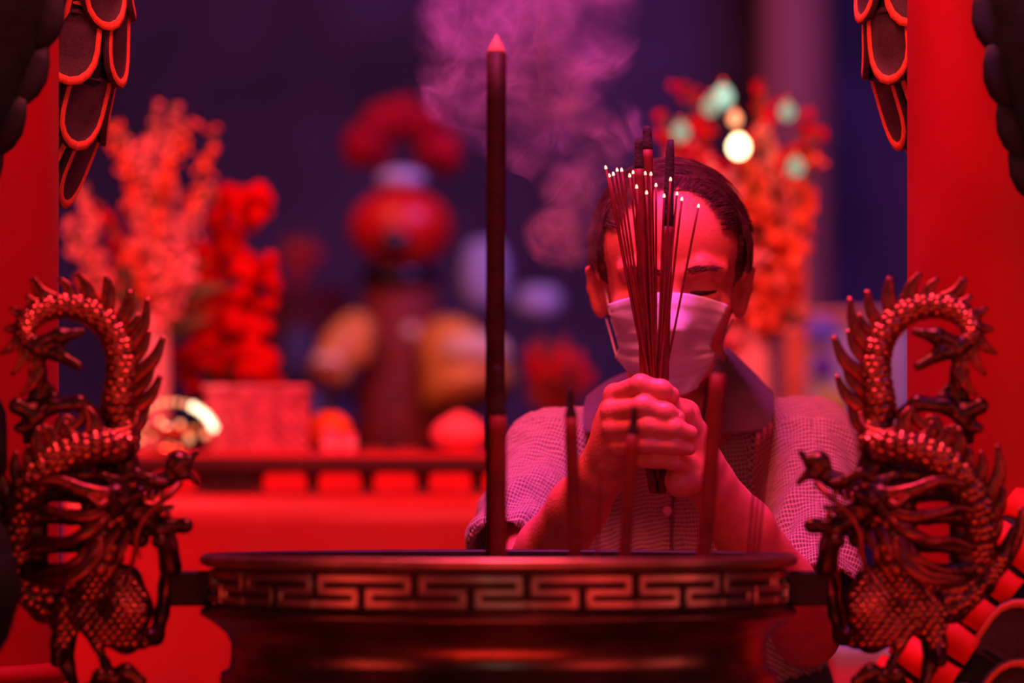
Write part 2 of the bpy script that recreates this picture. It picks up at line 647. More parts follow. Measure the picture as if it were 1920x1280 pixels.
# ================================================================== incense urn
m_bronze = mat('dark_bronze', (0.15, 0.095, 0.065), 0.30, 0.9, var=0.35, vscale=14, bump=0.10, bscale=50)
m_bronze_hi = mat('pale_bronze', (0.46, 0.30, 0.22), 0.34, 0.9, var=0.2, vscale=30, bump=0.08, bscale=60)  # paler bronze for rim and raised frets
m_bronze_shade = mat('shaded_bronze', (0.018, 0.012, 0.012), 0.6, 0.3, var=0.3, vscale=30)  # near-black bronze: shade put into the colour of recesses, rim top and bracket
m_ash = mat('incense_ash', (0.22, 0.20, 0.20), 0.95, var=0.3, vscale=60, bump=0.6, bscale=90)
m_plinth = mat('grey_stone', (0.16, 0.15, 0.15), 0.7, var=0.25, vscale=12, bump=0.3, bscale=40)

UD = 4.10
UX = (935 - 960) / FPX * UD
RU = 560 * UD / FPX          # rim radius
zf = lambda y, d=3.81: HC - (y - HOR) / FPX * d
PZ = 0.50                    # plinth top
plinth = empty('stone_plinth', (UX, UD, 0), 'grey stone plinth carrying the bronze incense urn', 'plinth')
mb = MB()
mb.add(*box((UX - 0.36, UD - 0.30, 0), (UX + 0.36, UD + 0.30, 0.08), 0.01))
mb.build('foot_slab', m_plinth, plinth, (UX, UD, 0), False)
mb = MB()
mb.add(*box((UX - 0.30, UD - 0.25, 0.08), (UX + 0.30, UD + 0.25, 0.42), 0.01))
mb.build('shaft', m_plinth, plinth, (UX, UD, 0), False)
mb = MB()
mb.add(*box((UX - 0.36, UD - 0.30, 0.42), (UX + 0.36, UD + 0.30, PZ), 0.012))
mb.build('top_slab', m_plinth, plinth, (UX, UD, 0), False)

UO = (UX, UD, PZ)
urn = empty('incense_urn', UO, 'round bronze incense urn with fret band and two dragon handles', 'urn')
z1, z2, z3, z4 = zf(1047), zf(1070), zf(1151), zf(1168)
Rb = RU - 0.016
mb = MB()
prof = [(0.0, PZ + 0.14), (0.16, PZ + 0.145), (0.24, PZ + 0.19), (0.285, PZ + 0.27), (0.305, PZ + 0.36), (0.298, PZ + 0.44), (0.272, zf(1320)),
        (RU - 0.020, zf(1300)), (RU - 0.021, zf(1284)), (RU - 0.029, zf(1276)), (RU - 0.031, zf(1250)), (RU - 0.031, zf(1225)), (RU - 0.026, zf(1205)), (RU - 0.016, zf(1188)),
        (RU - 0.006, zf(1174)), (RU - 0.001, z4), (RU - 0.001, zf(1158)), (RU - 0.006, z3), (Rb, z3 + 0.0008), (Rb, z2 - 0.0008)]
mb.add(*lathe(prof, 160, (UX, UD, 0)))
mb.build('belly', m_bronze, urn, UO)
mb = MB()
pr = [(Rb - 0.02, z2 - 0.001), (RU - 0.008, z2 - 0.001), (RU - 0.002, z2 + 0.0015), (RU, z2 + 0.005), (RU - 0.0005, z1 - 0.003), (RU - 0.004, z1), (RU - 0.022, z1),
      (RU - 0.026, z1 - 0.002), (RU - 0.027, z1 - 0.04), (RU - 0.028, z2 - 0.02)]
V, F = lathe(pr, 160, (UX, UD, 0))
F = F[:-2]
mb.add(V, F)
mb.M = [1 if i // 160 >= 5 else 0 for i in range(len(F))]  # rim top and inside get the painted shade, which keeps lamp reflections off
mb.build('rim', [m_bronze_hi, m_bronze_shade], urn, UO)
mb = MB()
prr = [(Rb + 0.0012, z3 + 0.001), (Rb + 0.0012, z2 - 0.001)]
V, F = lathe(prr, 160, (UX, UD, 0))
mb.add(V, F[:-2])
mb.build('band_ground', m_bronze_shade, urn, UO)
# low ash surface, slightly heaped
V, F = [], []
nr, na = 14, 48
for i in range(nr):
    r = (RU - 0.030) * i / (nr - 1)
    for k in range(na):
        a = 2 * math.pi * k / na
        p = np.array([[r * math.cos(a), r * math.sin(a), 0]])
        V.append((UX + p[0, 0], UD + p[0, 1], z1 - 0.030 + 0.012 * math.cos(r / RU * 1.5) + 0.003 * float(wob(p, 3, 60)[0])))
for i in range(nr - 1):
    for k in range(na):
        k2 = (k + 1) % na
        F.append((i * na + k, i * na + k2, (i + 1) * na + k2, (i + 1) * na + k))
mesh_obj('ash_bed', V, F, m_ash, urn, UO)
# inner wall down to the ash
V, F = lathe([(RU - 0.0285, z1 - 0.06), (RU - 0.0275, z1 - 0.002)], 96, (UX, UD, 0))
mesh_obj('inner_wall', V, [f[::-1] for f in F[:-2]], m_bronze_shade, urn, UO)

# raised meander, one fret per period
NF = 17
PER = 2 * math.pi / NF
A0 = math.asin((989 - 935) / FPX * 3.81 / Rb)        # a gap of the top bars sits here


def fret(a0):
    H = z2 - z3
    pad = 0.10 * H
    row = [(z3 + pad, z3 + pad + 0.20 * H), (z3 + 0.40 * H, z3 + 0.58 * H), (z2 - pad - 0.20 * H, z2 - pad)]
    g = 0.035
    vw = 0.065
    # u in periods from the gap between two top bars; bottom bars are shifted by half a period
    R = [((g, 1 - g), row[2]),
         ((g, g + vw), (row[1][0], row[2][1])), ((1 - g - vw, 1 - g), (row[1][0], row[2][1])),
         ((g, 0.5 - g), row[1]), ((0.5 + g, 1 - g), row[1]),
         ((0.5 - g - vw, 0.5 - g), (row[0][0], row[1][1])), ((0.5 + g, 0.5 + g + vw), (row[0][0], row[1][1])),
         ((0.0, 0.5 - g), row[0]), ((0.5 + g, 1.0), row[0])]
    mb = MB()
    rp = Rb + 0.0075
    for (u0, u1), (v0, v1) in R:
        n = max(2, int((u1 - u0) / 0.1) + 1)
        c = 0.0016
        cu = c / (PER * rp)
        V = []
        for (rr, du, dv) in ((Rb - 0.001, 0, 0), (rp - c, 0, 0), (rp, cu, c)):
            for (vv, sg) in ((v0, 1), (v1, -1)):
                for k in range(n):
                    u = u0 + du + (u1 - u0 - 2 * du) * k / (n - 1)
                    a = a0 + u * PER
                    V.append((UX + rr * math.sin(a), UD - rr * math.cos(a), vv + sg * dv))
        F = []
        for q in range(2):
            lo, hi = q * 2 * n, (q + 1) * 2 * n
            for k in range(n - 1):
                F.append((lo + k, lo + k + 1, hi + k + 1, hi + k))
                F.append((lo + n + k + 1, lo + n + k, hi + n + k, hi + n + k + 1))
            F.append((lo + n, lo, hi, hi + n))
            F.append((lo + n - 1, lo + 2 * n - 1, hi + 2 * n - 1, hi + n - 1))
        t = 4 * n
        for k in range(n - 1):
            F.append((t + k, t + k + 1, t + n + k + 1, t + n + k))
        mb.add(V, F)
    mb.build('fret', m_bronze_hi, urn, UO, smooth=False)


for i in range(NF):
    fret(A0 + i * PER)
for k in range(3):
    a = math.radians(90 + 120 * k)
    q = crom([(UX + 0.20 * math.cos(a), UD + 0.20 * math.sin(a), PZ + 0.24), (UX + 0.235 * math.cos(a), UD + 0.235 * math.sin(a), PZ + 0.15),
              (UX + 0.225 * math.cos(a), UD + 0.225 * math.sin(a), PZ + 0.06), (UX + 0.245 * math.cos(a), UD + 0.245 * math.sin(a), PZ + 0.012)], 10)
    mesh_obj('leg', *tube(q, np.linspace(0.07, 0.04, 10), 14), m_bronze, urn, UO)

# ------------------------------------------------------------------ dragon handles (local to the urn, mirrored for the other side)
m_drag = mat('dragon_bronze', (0.10, 0.048, 0.036), 0.34, 0.85, var=0.35, vscale=60, bump=0.25, bscale=160)
m_drag_s = mat('dragon_scale_bronze', (0.38, 0.12, 0.065), 0.26, 0.85, var=0.3, vscale=60, bump=0.15, bscale=160)
m_drag_f = mat('dragon_fin_bronze', (0.22, 0.06, 0.04), 0.36, 0.85, var=0.3, vscale=60, bump=0.3, bscale=140)
SD = UD / FPX


def D(px, py, dy=0.0):
    return np.array([(px - 935) * SD, dy, HC - (py - HOR) * SD - PZ])


BODY = [(1803, 652, 12, -.022), (1818, 628, 17, -.018), (1812, 600, 20, -.010), (1785, 580, 21, -.002), (1745, 573, 22, .004), (1705, 583, 23, .006),
        (1668, 611, 24, .006), (1648, 650, 25, .005), (1642, 700, 26, .003), (1648, 745, 27, .002), (1652, 785, 27, .006), (1638, 812, 26, .004),
        (1640, 838, 26, -.012), (1672, 836, 27, -.026), (1715, 842, 28, -.030), (1758, 862, 29, -.030), (1797, 896, 29, -.026), (1824, 940, 28, -.018),
        (1836, 990, 28, -.008), (1834, 1040, 28, .002), (1812, 1090, 29, .008), (1775, 1122, 31, .006), (1738, 1136, 34, .000), (1704, 1124, 38, -.010),
        (1683, 1088, 38, -.020), (1672, 1046, 35, -.026), (1662, 1000, 33, -.028), (1648, 960, 32, -.028)]
bp = crom([(*D(a, b, y), r * SD) for a, b, r, y in BODY], 220)
bl = np.r_[0, np.cumsum(np.linalg.norm(np.diff(bp[:, :3], axis=0), axis=1))]
BT, BN, BB = frames(bp[:, :3])

dragL = empty('dragon_handle', (0, 0, 0), parent=urn)
dragR = empty('dragon_handle', (0, 0, 0), parent=urn)
dragL.scale = (-1, 1, 1)
props(dragR, 'dragon handle beside the man')
props(dragL, 'dragon handle beside the altar')
DP = []      # parts of the first dragon, copied for the second


def dpart(name, V, F, m, smooth=True, label=None):
    o = mesh_obj(name, V, F, m, dragR, smooth=smooth)
    DP.append(o)
    return o


# body, legs and feet as one casting
s = SDF(D(1470, 1300, -0.075), D(1930, 500, 0.06), 0.0016)
for i in range(0, len(bp) - 1, 2):
    j = min(i + 2, len(bp) - 1)
    s.cone(bp[i, :3], bp[j, :3], bp[i, 3] * 0.96, bp[j, 3] * 0.96, k=0.001)
kk = 0.006
for ch, rr in (
    ([(1690, 778, -.01), (1718, 756, -.018), (1772, 762, -.02), (1806, 790, -.018), (1816, 825, -.014)], (15, 14, 15, 14, 9)),      # hind leg
    ([(1806, 775, -.02), (1832, 762, -.022)], (14, 17)), ([(1812, 800, -.016), (1830, 803, -.02)], (10, 10)),
    ([(1800, 660, -.016), (1792, 700, -.016), (1800, 742, -.012), (1808, 770, -.016)], (17, 13, 12, 14)),                          # shank up to the tail
    ([(1800, 700, -.014), (1775, 735, -.01), (1760, 752, -.012)], (9, 10, 12)),
    ([(1790, 645, -.02), (1752, 632, -.026), (1712, 624, -.026)], (15, 15, 8)), ([(1790, 660, -.018), (1758, 664, -.026), (1716, 688, -.03)], (14, 13, 9)),
    ([(1630, 1090, -.03), (1622, 1140, -.036), (1628, 1195, -.03)], (34, 44, 30)),                                                 # haunch
    ([(1700, 1150, -.02), (1660, 1175, -.03), (1635, 1190, -.03)], (34, 34, 26)),
    ([(1705, 1172, -.036), (1680, 1205, -.042), (1664, 1240, -.044), (1655, 1268, -.05)], (12, 9, 8, 10)),
    ([(1740, 1150, -.01), (1748, 1200, -.016), (1740, 1245, -.022), (1724, 1285, -.03)], (30, 22, 14, 10)),
    ([(1752, 1215, -.02), (1757, 1236, -.036)], (20, 12)),
    ([(1655, 1265, -.046), (1625, 1256, -.05), (1598, 1272, -.05)], (12, 16, 12)), ([(1650, 1270, -.05), (1672, 1262, -.056), (1690, 1282, -.05)], (12, 12, 8)),
    ([(1610, 1285, -.04), (1700, 1290, -.04)], (16, 14)),
    ([(1576, 1195, -.01), (1566, 1150, -.006), (1556, 1100, -.004), (1548, 1060, -.01)], (14, 13, 16, 20)),                         # stay to the urn
    ([(1600, 1200, -.02), (1576, 1190, -.01)], (16, 14)),
    ([(1642, 830, .004), (1634, 880, .008), (1640, 930, .006)], (24, 24, 22)),                                                          # shadowed loop behind the head
    ([(1650, 880, .012), (1720, 888, .014), (1790, 900, .010)], (24, 22, 20)),
    ([(1660, 925, .0), (1730, 922, -.006), (1810, 925, -.006)], (24, 18, 18)), ([(1665, 970, -.004), (1735, 970, -.010), (1820, 968, -.008)], (18, 13, 14)),
    ([(1680, 1020, -.006), (1740, 1022, -.012), (1820, 1028, -.006)], (20, 12, 16)), ([(1700, 1060, -.008), (1760, 1072, -.012), (1815, 1068, -.004)], (20, 14, 20)),
    ([(1694, 930, 0), (1700, 1050, 0)], (22, 22)), ([(1798, 930, 0), (1800, 1060, 0)], (18, 22)),
    ([(1725, 1158, .004), (1790, 1142, .004), (1845, 1096, .0), (1880, 1040, -.004), (1900, 990, -.006)], (26, 24, 20, 14, 8)),     # tail sweep
):
    s.chain([D(*c) for c in ch], [r * SD for r in rr], k=kk)
V, F = s.surface()
bodyV = V
dpart('body', V, F, m_drag)

# head
s = SDF(D(1470, 1080, -0.095), D(1720, 820, 0.02), 0.0013)
hz = -0.036
for ch, rr in (
    ([(1655, 965, hz + .006), (1640, 940, hz)], (32, 30)), ([(1640, 930, hz), (1590, 912, hz), (1552, 898, hz)], (30, 24, 16)),
    ([(1530, 868, hz), (1532, 872, hz)], (23, 22)), ([(1522, 889, hz - .004), (1526, 890, hz)], (12, 12)),
    ([(1535, 885, hz), (1556, 898, hz)], (14, 14)), ([(1512, 868, hz), (1496, 848, hz)], (10, 5)), ([(1508, 890, hz), (1492, 905, hz)], (9, 5)),
    ([(1580, 896, hz - .02), (1604, 888, hz - .022), (1628, 898, hz - .02)], (9, 10, 9)), ([(1552, 906, hz - .016), (1576, 902, hz - .02)], (8, 9)),
    ([(1600, 925, hz - .016), (1628, 936, hz - .018), (1650, 962, hz - .012)], (10, 12, 12)),
    ([(1610, 960, hz), (1570, 985, hz), (1528, 985, hz)], (22, 18, 13)), ([(1516, 984, hz - .002), (1517, 985, hz)], (14, 14)),
    ([(1560, 990, hz), (1552, 1020, hz + .01), (1548, 1062, hz + .02)], (22, 19, 22)), ([(1600, 950, hz - .008), (1565, 955, hz - .01), (1540, 950, hz - .012)], (9, 8, 5)),
    ([(1625, 1000, hz), (1600, 1010, hz)], (20, 16)), ([(1560, 1012, hz - .016), (1566, 1014, hz - .014)], (12, 12)),
    ([(1630, 905, hz), (1672, 893, hz + .004), (1700, 872, hz + .01)], (12, 9, 4)), ([(1650, 925, hz - .01), (1690, 918, hz - .012)], (13, 8)),
):
    s.chain([D(*c) for c in ch], [r * SD for r in rr], k=0.004)
s.ell(D(1612, 908, hz - .024), 0.0052, k=0.003, op='s')
V, F = s.surface()
head = dpart('head', V, F, m_drag)
e = dpart('eye', *ball(D(1612, 908, hz - .0195), 0.0048, 10, 7), m_drag_s)
for tx, ty, ux, uy in ((1560, 916, 1558, 938), (1576, 922, 1575, 942), (1590, 926, 1590, 944), (1548, 968, 1546, 950), (1580, 966, 1578, 950)):
    dpart('tooth', *tube(crom([D(tx, ty, hz - .012), D(ux, uy, hz - .016)], 4), [0.0036, 0.003, 0.002, 0.0006], 7), m_drag_s)


def strand(name, pts, r0, r1, flat=0.55, n=16, m=None, bulge=0.0):
    q = crom([D(*p) for p in pts], n)
    t = np.linspace(0, 1, n)
    rr = (r0 * (1 - t) + r1 * t) * (1 + bulge * np.sin(math.pi * t)) * SD
    return dpart(name, *tube(q, rr, 10, flat=flat), m or m_drag_f)


for pts, a, b in (
    ([(1655, 930, -.05), (1700, 920, -.056), (1752, 902, -.052), (1806, 908, -.04)], 15, 7),
    ([(1660, 958, -.05), (1700, 968, -.056), (1752, 960, -.052), (1788, 950, -.044), (1830, 958, -.03)], 11, 5),
    ([(1665, 975, -.05), (1700, 998, -.056), (1735, 1014, -.052), (1780, 1012, -.046), (1822, 1030, -.034)], 13, 5),
    ([(1672, 1005, -.052), (1690, 1040, -.058), (1722, 1072, -.058), (1765, 1080, -.050), (1806, 1084, -.036)], 16, 5),
    ([(1668, 1022, -.054), (1690, 1058, -.062), (1728, 1086, -.062), (1770, 1088, -.054), (1800, 1090, -.04)], 11, 5),
    ([(1686, 1008, -.050), (1706, 1040, -.060), (1738, 1060, -.058), (1780, 1072, -.048)], 8, 4),
):
    strand('mane_strand', pts, a, b, bulge=0.2)
for pts, a, b in (([(1640, 985, -.045), (1655, 1018, -.055), (1664, 1052, -.056)], 12, 2), ([(1622, 992, -.045), (1632, 1030, -.055), (1640, 1058, -.054)], 11, 2),
                  ([(1655, 940, -.05), (1672, 945, -.06), (1694, 928, -.062)], 10, 2), ([(1606, 985, -.045), (1606, 1018, -.05), (1598, 1045, -.05)], 9, 2),
                  ([(1655, 965, -.05), (1676, 984, -.06), (1700, 982, -.06)], 9, 2)):
    strand('beard_lock', pts, a, b, 0.6, 9)
strand('whisker', [(1524, 905, -.05), (1548, 932, -.064), (1582, 962, -.066), (1602, 1000, -.064), (1609, 1045, -.060), (1628, 1092, -.05)], 6.5, 4, 0.9, 22)

FINS = [((1636, 655), (1594, 556), 10, 4), ((1660, 616), (1627, 543), 9, 5), ((1682, 594), (1671, 518), 11, 6), ((1706, 578), (1727, 511), 11, 5), ((1738, 566), (1760, 521), 9, 4),
        ((1762, 566), (1809, 521), 11, 6), ((1792, 574), (1819, 553), 8, 4), ((1806, 590), (1849, 578), 10, 4), ((1818, 604), (1859, 618), 10, 4), ((1824, 622), (1865, 664), 10, 3),
        ((1818, 640), (1843, 704), 9, 3), ((1626, 706), (1562, 630), 11, 5), ((1628, 768), (1568, 702), 11, 4), ((1634, 808), (1592, 758), 11, 4), ((1624, 736), (1581, 686), 8, 3),
        ((1630, 676), (1590, 618), 8, 4), ((1650, 626), (1610, 588), 7, 3), ((1694, 584), (1702, 542), 7, 3), ((1806, 640), (1822, 672), 7, 3),
        ((1650, 808), (1652, 764), 11, 4), ((1690, 820), (1703, 764), 13, 4), ((1722, 830), (1742, 790), 12, 4), ((1752, 842), (1768, 800), 12, 4), ((1778, 862), (1792, 800), 13, 4),
        ((1800, 880), (1810, 836), 11, 3), ((1820, 908), (1834, 844), 12, 3), ((1842, 940), (1866, 832), 13, 3), ((1848, 972), (1880, 914), 13, 3), ((1850, 1010), (1874, 958), 11, 3),
        ((1820, 1040), (1842, 998), 10, 3), ((1838, 1066), (1818, 1028), 9, 3), ((1866, 1056), (1916, 948), 14, 3), ((1860, 1074), (1906, 1010), 10, 3), ((1796, 690), (1826, 742), 10, 3),
        ((1800, 668), (1812, 700), 8, 3)]
for (bx_, by_), (tx, ty), w0, w1 in FINS:
    # bend towards the tail: the tip leans, the base leaves the spine square on
    i = int(np.argmin((bp[:, 0] - D(bx_, by_)[0]) ** 2 + (bp[:, 2] - D(bx_, by_)[2]) ** 2))
    y0 = bp[i, 1]
    mx, my = (bx_ + tx) / 2, (by_ + ty) / 2
    ox, oy = -(ty - by_) * 0.13, (tx - bx_) * 0.13
    sg = 1 if (bx_ + by_ * 0.2) > 1860 else -1
    strand('fin', [(bx_ - (tx - bx_) * 0.12, by_ - (ty - by_) * 0.12, y0), (mx + sg * ox, my + sg * oy, y0 - .003), (tx, ty, y0 - .002)], w0 * 1.7, w1 * 1.2, 0.40, 10, bulge=0.10)

for pts, a, b in (([(1612, 772, .0), (1620, 800, -.008), (1656, 812, -.018), (1684, 800, -.022)], 9, 6), ([(1684, 806, -.02), (1700, 770, -.024), (1716, 792, -.026), (1744, 812, -.028)], 9, 7),
                  ([(1716, 800, -.024), (1746, 786, -.026), (1762, 820, -.028), (1778, 830, -.028)], 9, 7), ([(1756, 818, -.026), (1786, 804, -.028), (1796, 840, -.028), (1806, 862, -.026)], 9, 7)):
    strand('crest_curl', pts, a, b, 0.7, 14, bulge=0.3)

# overlapping scales
_o = [(-0.5, -0.4, -0.1), (0.5, -0.4, -0.1), (-0.52, 0.1, -0.05), (0.52, 0.1, -0.05), (-0.3, 0.48, -0.02), (0.3, 0.48, -0.02), (0, 0.66, -0.02)]
_i = [(-0.26, -0.35, 0.14), (0.26, -0.35, 0.14), (-0.28, 0.1, 0.26), (0.28, 0.1, 0.26), (0, 0.4, 0.20)]
SV = _o + _i
SF = [(0, 1, 8, 7), (2, 0, 7, 9), (1, 3, 10, 8), (7, 8, 10, 9), (4, 2, 9, 11), (3, 5, 11, 10), (9, 10, 11), (6, 4, 11), (5, 6, 11)]
dsc = mesh_obj('scale', SV, SF, m_drag_s)
COL.objects.unlink(dsc)
SM = []      # matrices: (visibility weight, loc, X, Y, Z, size)


def put_scale(p, nn, t, size):
    z = (Vector(nn) - 0.22 * Vector(t)).normalized()
    y = (Vector(t) - z * z.dot(Vector(t))).normalized()
    w = max(0.0, -nn[1]) + 0.5 * max(0.0, nn[2])
    SM.append((w * size, Vector(p), y.cross(z), y, z, size))


sarc, row = 0.006, 0
while sarc < bl[-1] - 0.004:
    i = int(np.searchsorted(bl, sarc))
    i = min(i, len(bp) - 1)
    r = bp[i, 3]
    size = max(0.0058, r * 0.78)
    na = 8
    for k in range(na):
        a = 2 * math.pi * (k + 0.5 * (row % 2)) / na
        nn = math.cos(a) * BN[i] + math.sin(a) * BB[i]
        if nn[1] > 0.35 or (bp[i, 2] < D(0, 1066)[2] and bp[i, 0] < D(1764, 0)[0]):
            continue
        put_scale(bp[i, :3] + nn * r * 0.97, nn, BT[i], size)
    sarc += size * 0.74
    row += 1
_fy = {}
for q in bodyV:
    c = (int((q[0] / SD + 935) // 4), int(((HC - PZ - q[2]) / SD + HOR) // 4))
    if q[1] < _fy.get(c, 9):
        _fy[c] = q[1]
for j, py in enumerate(range(1070, 1206, 11)):
    for px in range(1590, 1764, 17):
        x = px + 8.5 * (j % 2)
        c = (int(x // 4), int(py // 4))
        y0, yl, yr, yd = (_fy.get(k) for k in (c, (c[0] - 2, c[1]), (c[0] + 2, c[1]), (c[0], c[1] + 2)))
        if None in (y0, yl, yr, yd) or y0 > -0.012:
            continue
        nn = np.array([(yr - yl) / (16 * SD), -1.0, -(yd - y0) / (8 * SD)])
        nn /= np.linalg.norm(nn)
        put_scale(D(x, py, y0), nn, np.array([0.35, 0, -1.0]), 0.0092)
tq = crom([D(1735, 1150, .002), D(1790, 1140, .002), D(1845, 1094, -.002), D(1878, 1045, -.005)], 16)
tT, tN, tB = frames(tq)
for i in range(16):
    for a in (-0.9, 0.0, 0.9):
        nn = math.cos(a + 0.25 * (i % 2)) * tN[i] + math.sin(a + 0.25 * (i % 2)) * tB[i]
        put_scale(tq[i] + nn * (0.0128 - 0.00045 * i), nn, -tT[i], 0.0085)
SM.sort(key=lambda q: -q[0])
NS = 145
for q in SM[:NS]:
    o = dup(dsc, dragR)
    place(o, q[1], q[2], q[3], q[4], q[5])
    DP.append(o)
mb = MB()
for q in SM[NS:]:
    X, Y, Z = (np.array(a) * q[5] for a in q[2:5])
    mb.add([np.array(q[1]) + v[0] * X + v[1] * Y + v[2] * Z for v in SV], SF)
o = mb.build('small_scales', m_drag_s, dragR)
props(o, kind='stuff')
DP.append(o)
# cast bracket between band and dragon
V, F = box((RU - 0.012, -0.020, zf(1152) - PZ), (RU + 0.030, 0.020, zf(1082) - PZ), 0.003)
dpart('bracket', V, F, m_bronze_shade, False)  # bracket coloured near black with the same painted shade
for o in DP:
    dup(o, dragL)

# ================================================================== incense standing in the urn
m_joss = mat('red_joss', (0.20, 0.004, 0.007), 0.6, var=0.2, vscale=60, bump=0.15, bscale=200)
m_joss_d = mat('backlit_joss', (0.024, 0.002, 0.003), 0.6, spec=0.25, var=0.3, vscale=60, bump=0.15, bscale=200)  # joss red darkened so the colour carries the shade of a backlit front
m_joss_h = mat('held_joss', (0.17, 0.004, 0.006), 0.6, var=0.25, vscale=60, bump=0.15, bscale=200)
m_burnt = mat('burnt_incense', (0.030, 0.018, 0.022), 0.9, var=0.4, vscale=150, bump=0.5, bscale=300)
m_pinktip = mat('pink_tip', (0.75, 0.30, 0.28), 0.6, var=0.15, vscale=80)
m_glow = mat('ember', (0.8, 0.4, 0.3), 0.7, var=0.1, emit=(1.0, 0.42, 0.28), estr=2.6)
ZA = z1 - 0.045


def standing(name, top, bot, w, label, cat='incense stick', tip=None, tipn=None, group=None, m=None, tw=None):
    """top/bot = (px, py, d); the stick runs from its tip down into the ash"""
    a, b = np.array(P(*top)), np.array(P(*bot))
    b = a + (b - a) * ((a[2] - ZA) / (a[2] - b[2]))
    t = empty(name, b, label, cat, group)
    L = np.linalg.norm(b - a)
    r = w * 0.5 * top[2] / FPX
    f = (tip or 0) * top[2] / FPX / L
    q = [a + (b - a) * u for u in np.linspace(f, 1, 12)]
    mesh_obj('stick', *tube(q, r, 16), m or m_joss, t, b)
    if tip:
        q = [a + (b - a) * u * f for u in np.linspace(0, 1.0, 8)]
        if tipn == 'flame':
            rr = r * np.array([0.06, 0.22, 0.40, 0.56, 0.70, 0.82, 0.90, 0.95])
            mesh_obj('paper_tip', *tube(q, rr, 14), m_pinktip, t, b)
        else:
            rr = r * np.array([0.35, 0.45, 0.52, 0.58, 0.62, 0.74, 0.92, 0.97])
            mesh_obj('burnt_tip', *tube(q, rr, 14), m_burnt, t, b)
    return t


standing('giant_joss_stick', (931, 66, 4.12), (928, 1045, 4.06), 37, 'tall thick joss stick rising far above all other incense in the urn', tip=36, tipn='flame', m=m_joss_d)
standing('joss_stick', (934, 685, 3.98), (936, 1045, 3.98), 30, 'short joss stick with dark tip standing against the tallest one', tip=95, group='burning joss sticks in the urn')
standing('joss_stick', (1069, 728, 4.00), (1078, 1045, 4.00), 24, 'joss stick with dark tip in front of the forearm nearer the tallest stick', tip=55, group='burning joss sticks in the urn')
standing('joss_stick', (1190, 763, 3.96), (1171, 1045, 3.96), 24, 'leaning joss stick with dark tip in front of the clasped hands', tip=52, group='burning joss sticks in the urn')
standing('joss_stick', (1349, 668, 4.00), (1319, 1045, 4.00), 29, 'leaning joss stick whose dark tip reaches the dark shirt collar', tip=32, group='burning joss sticks in the urn')
for top, bot, lab in (((1446, 792, 4.06), (1420, 1045, 4.06), 'thin red incense stick, nearest the dragon in the leaning group of three'),
                      ((1435, 800, 4.06), (1411, 1045, 4.06), 'thin red incense stick, middle one of the leaning group of three'),
                      ((1423, 812, 4.06), (1402, 1045, 4.06), 'thin red incense stick, farthest from the dragon in the leaning group of three'),
                      ((1128, 868, 3.92), (1119, 1045, 3.92), 'lone thin red incense stick between two dark-tipped joss sticks')):
    standing('incense_stick', top, bot, 5, lab, group='thin incense sticks in the urn')

# ================================================================== incense held in the hands
GRIP = np.array(P(1229, 800, 4.432))
thin = [(1136.5, 317), (1143, 332), (1150.6, 329), (1157.5, 321.5), (1166, 321.5), (1181, 332), (1187.5, 326), (1194, 353), (1210, 328), (1220.6, 329),
        (1212.5, 364), (1230, 350), (1245, 370), (1257, 339), (1269, 366), (1278, 376), (1309, 389)]
ordn = ['outermost', 'second', 'third', 'fourth', 'fifth', 'sixth', 'seventh', 'eighth', 'ninth', 'tenth', 'eleventh', 'twelfth', 'thirteenth', 'fourteenth', 'fifteenth', 'sixteenth', 'last']
srt = sorted(range(17), key=lambda i: thin[i][0])
for n_, i in enumerate(srt):
    tx, ty = thin[i]
    dz = 4.432 + (0.018 * math.sin(i * 2.4) if i not in (0, 16) else 0.0) - 0.012
    a = np.array(P(tx, ty, dz))
    gx = 1229 + (tx - 1222) * 0.13
    b = np.array(P(gx, 745, 4.432 + 0.010 * math.sin(i * 1.7) - 0.008))
    e = b + (b - a) * 0.36
    e[0] = P(1232, 0, 4.432).x + (e[0] - P(1232, 0, 4.432).x) * 0.12
    q = crom([a, a + (b - a) * 0.5, b, e], 14)
    lab = 'thin lit incense stick in the held bundle, %s counted from the giant joss stick' % ordn[n_]
    t = empty('held_incense', e, lab, 'incense stick', 'lit incense sticks held in the hands')
    mesh_obj('stick', *tube(q, 0.0013, 7), m_joss_h, t, e)
    u = (a - b) / np.linalg.norm(a - b)
    mesh_obj('ember_tip', *tube([a, a + u * 0.0012, a + u * 0.0030, a + u * 0.0040], [0.0014, 0.0015, 0.0011, 0.0004], 7), m_glow, t, e)
for (tx, ty, w, gx, dd, lab, bt) in ((1213, 236, 21, 1222, 0.016, 'tallest thick joss stick in the held bundle, with a charred top', 26),
                                     (1197, 259, 19, 1210, -0.006, 'thick joss stick with charred top on the smoke side of the held bundle', 36),
                                     (1257, 262, 21, 1243, 0.0, 'thick joss stick with a long black charred top, before the forehead', 110)):
    a = np.array(P(tx, ty, 4.432 + dd))
    b = np.array(P(gx, 740, 4.432 + dd * 0.6))
    e = np.array(P(1233 + (gx - 1226) * 0.55, 925, 4.434 + dd * 0.5))
    q = crom([a, b, e], 70)
    r = w * 0.5 * 4.432 / FPX
    t = empty('held_joss_stick', e, lab, 'joss stick', 'thick joss sticks held in the hands')
    n = len(q)
    cut = max(2, int(round(bt / 690 * (n - 1))))
    rr = np.full(n, r)
    rr[-8:] = r * np.array([0.98, 0.95, 0.92, 0.88, 0.84, 0.78, 0.72, 0.6])
    mesh_obj('stick', *tube(q[cut:], rr[cut:], 14), m_joss_h, t, e)
    qq = crom(q[:cut + 1], 8)
    mesh_obj('burnt_tip', *tube(qq, r * np.array([0.55, 0.78, 0.82, 0.84, 0.9, 0.96, 1.0, 1.0]), 12), m_burnt, t, e)

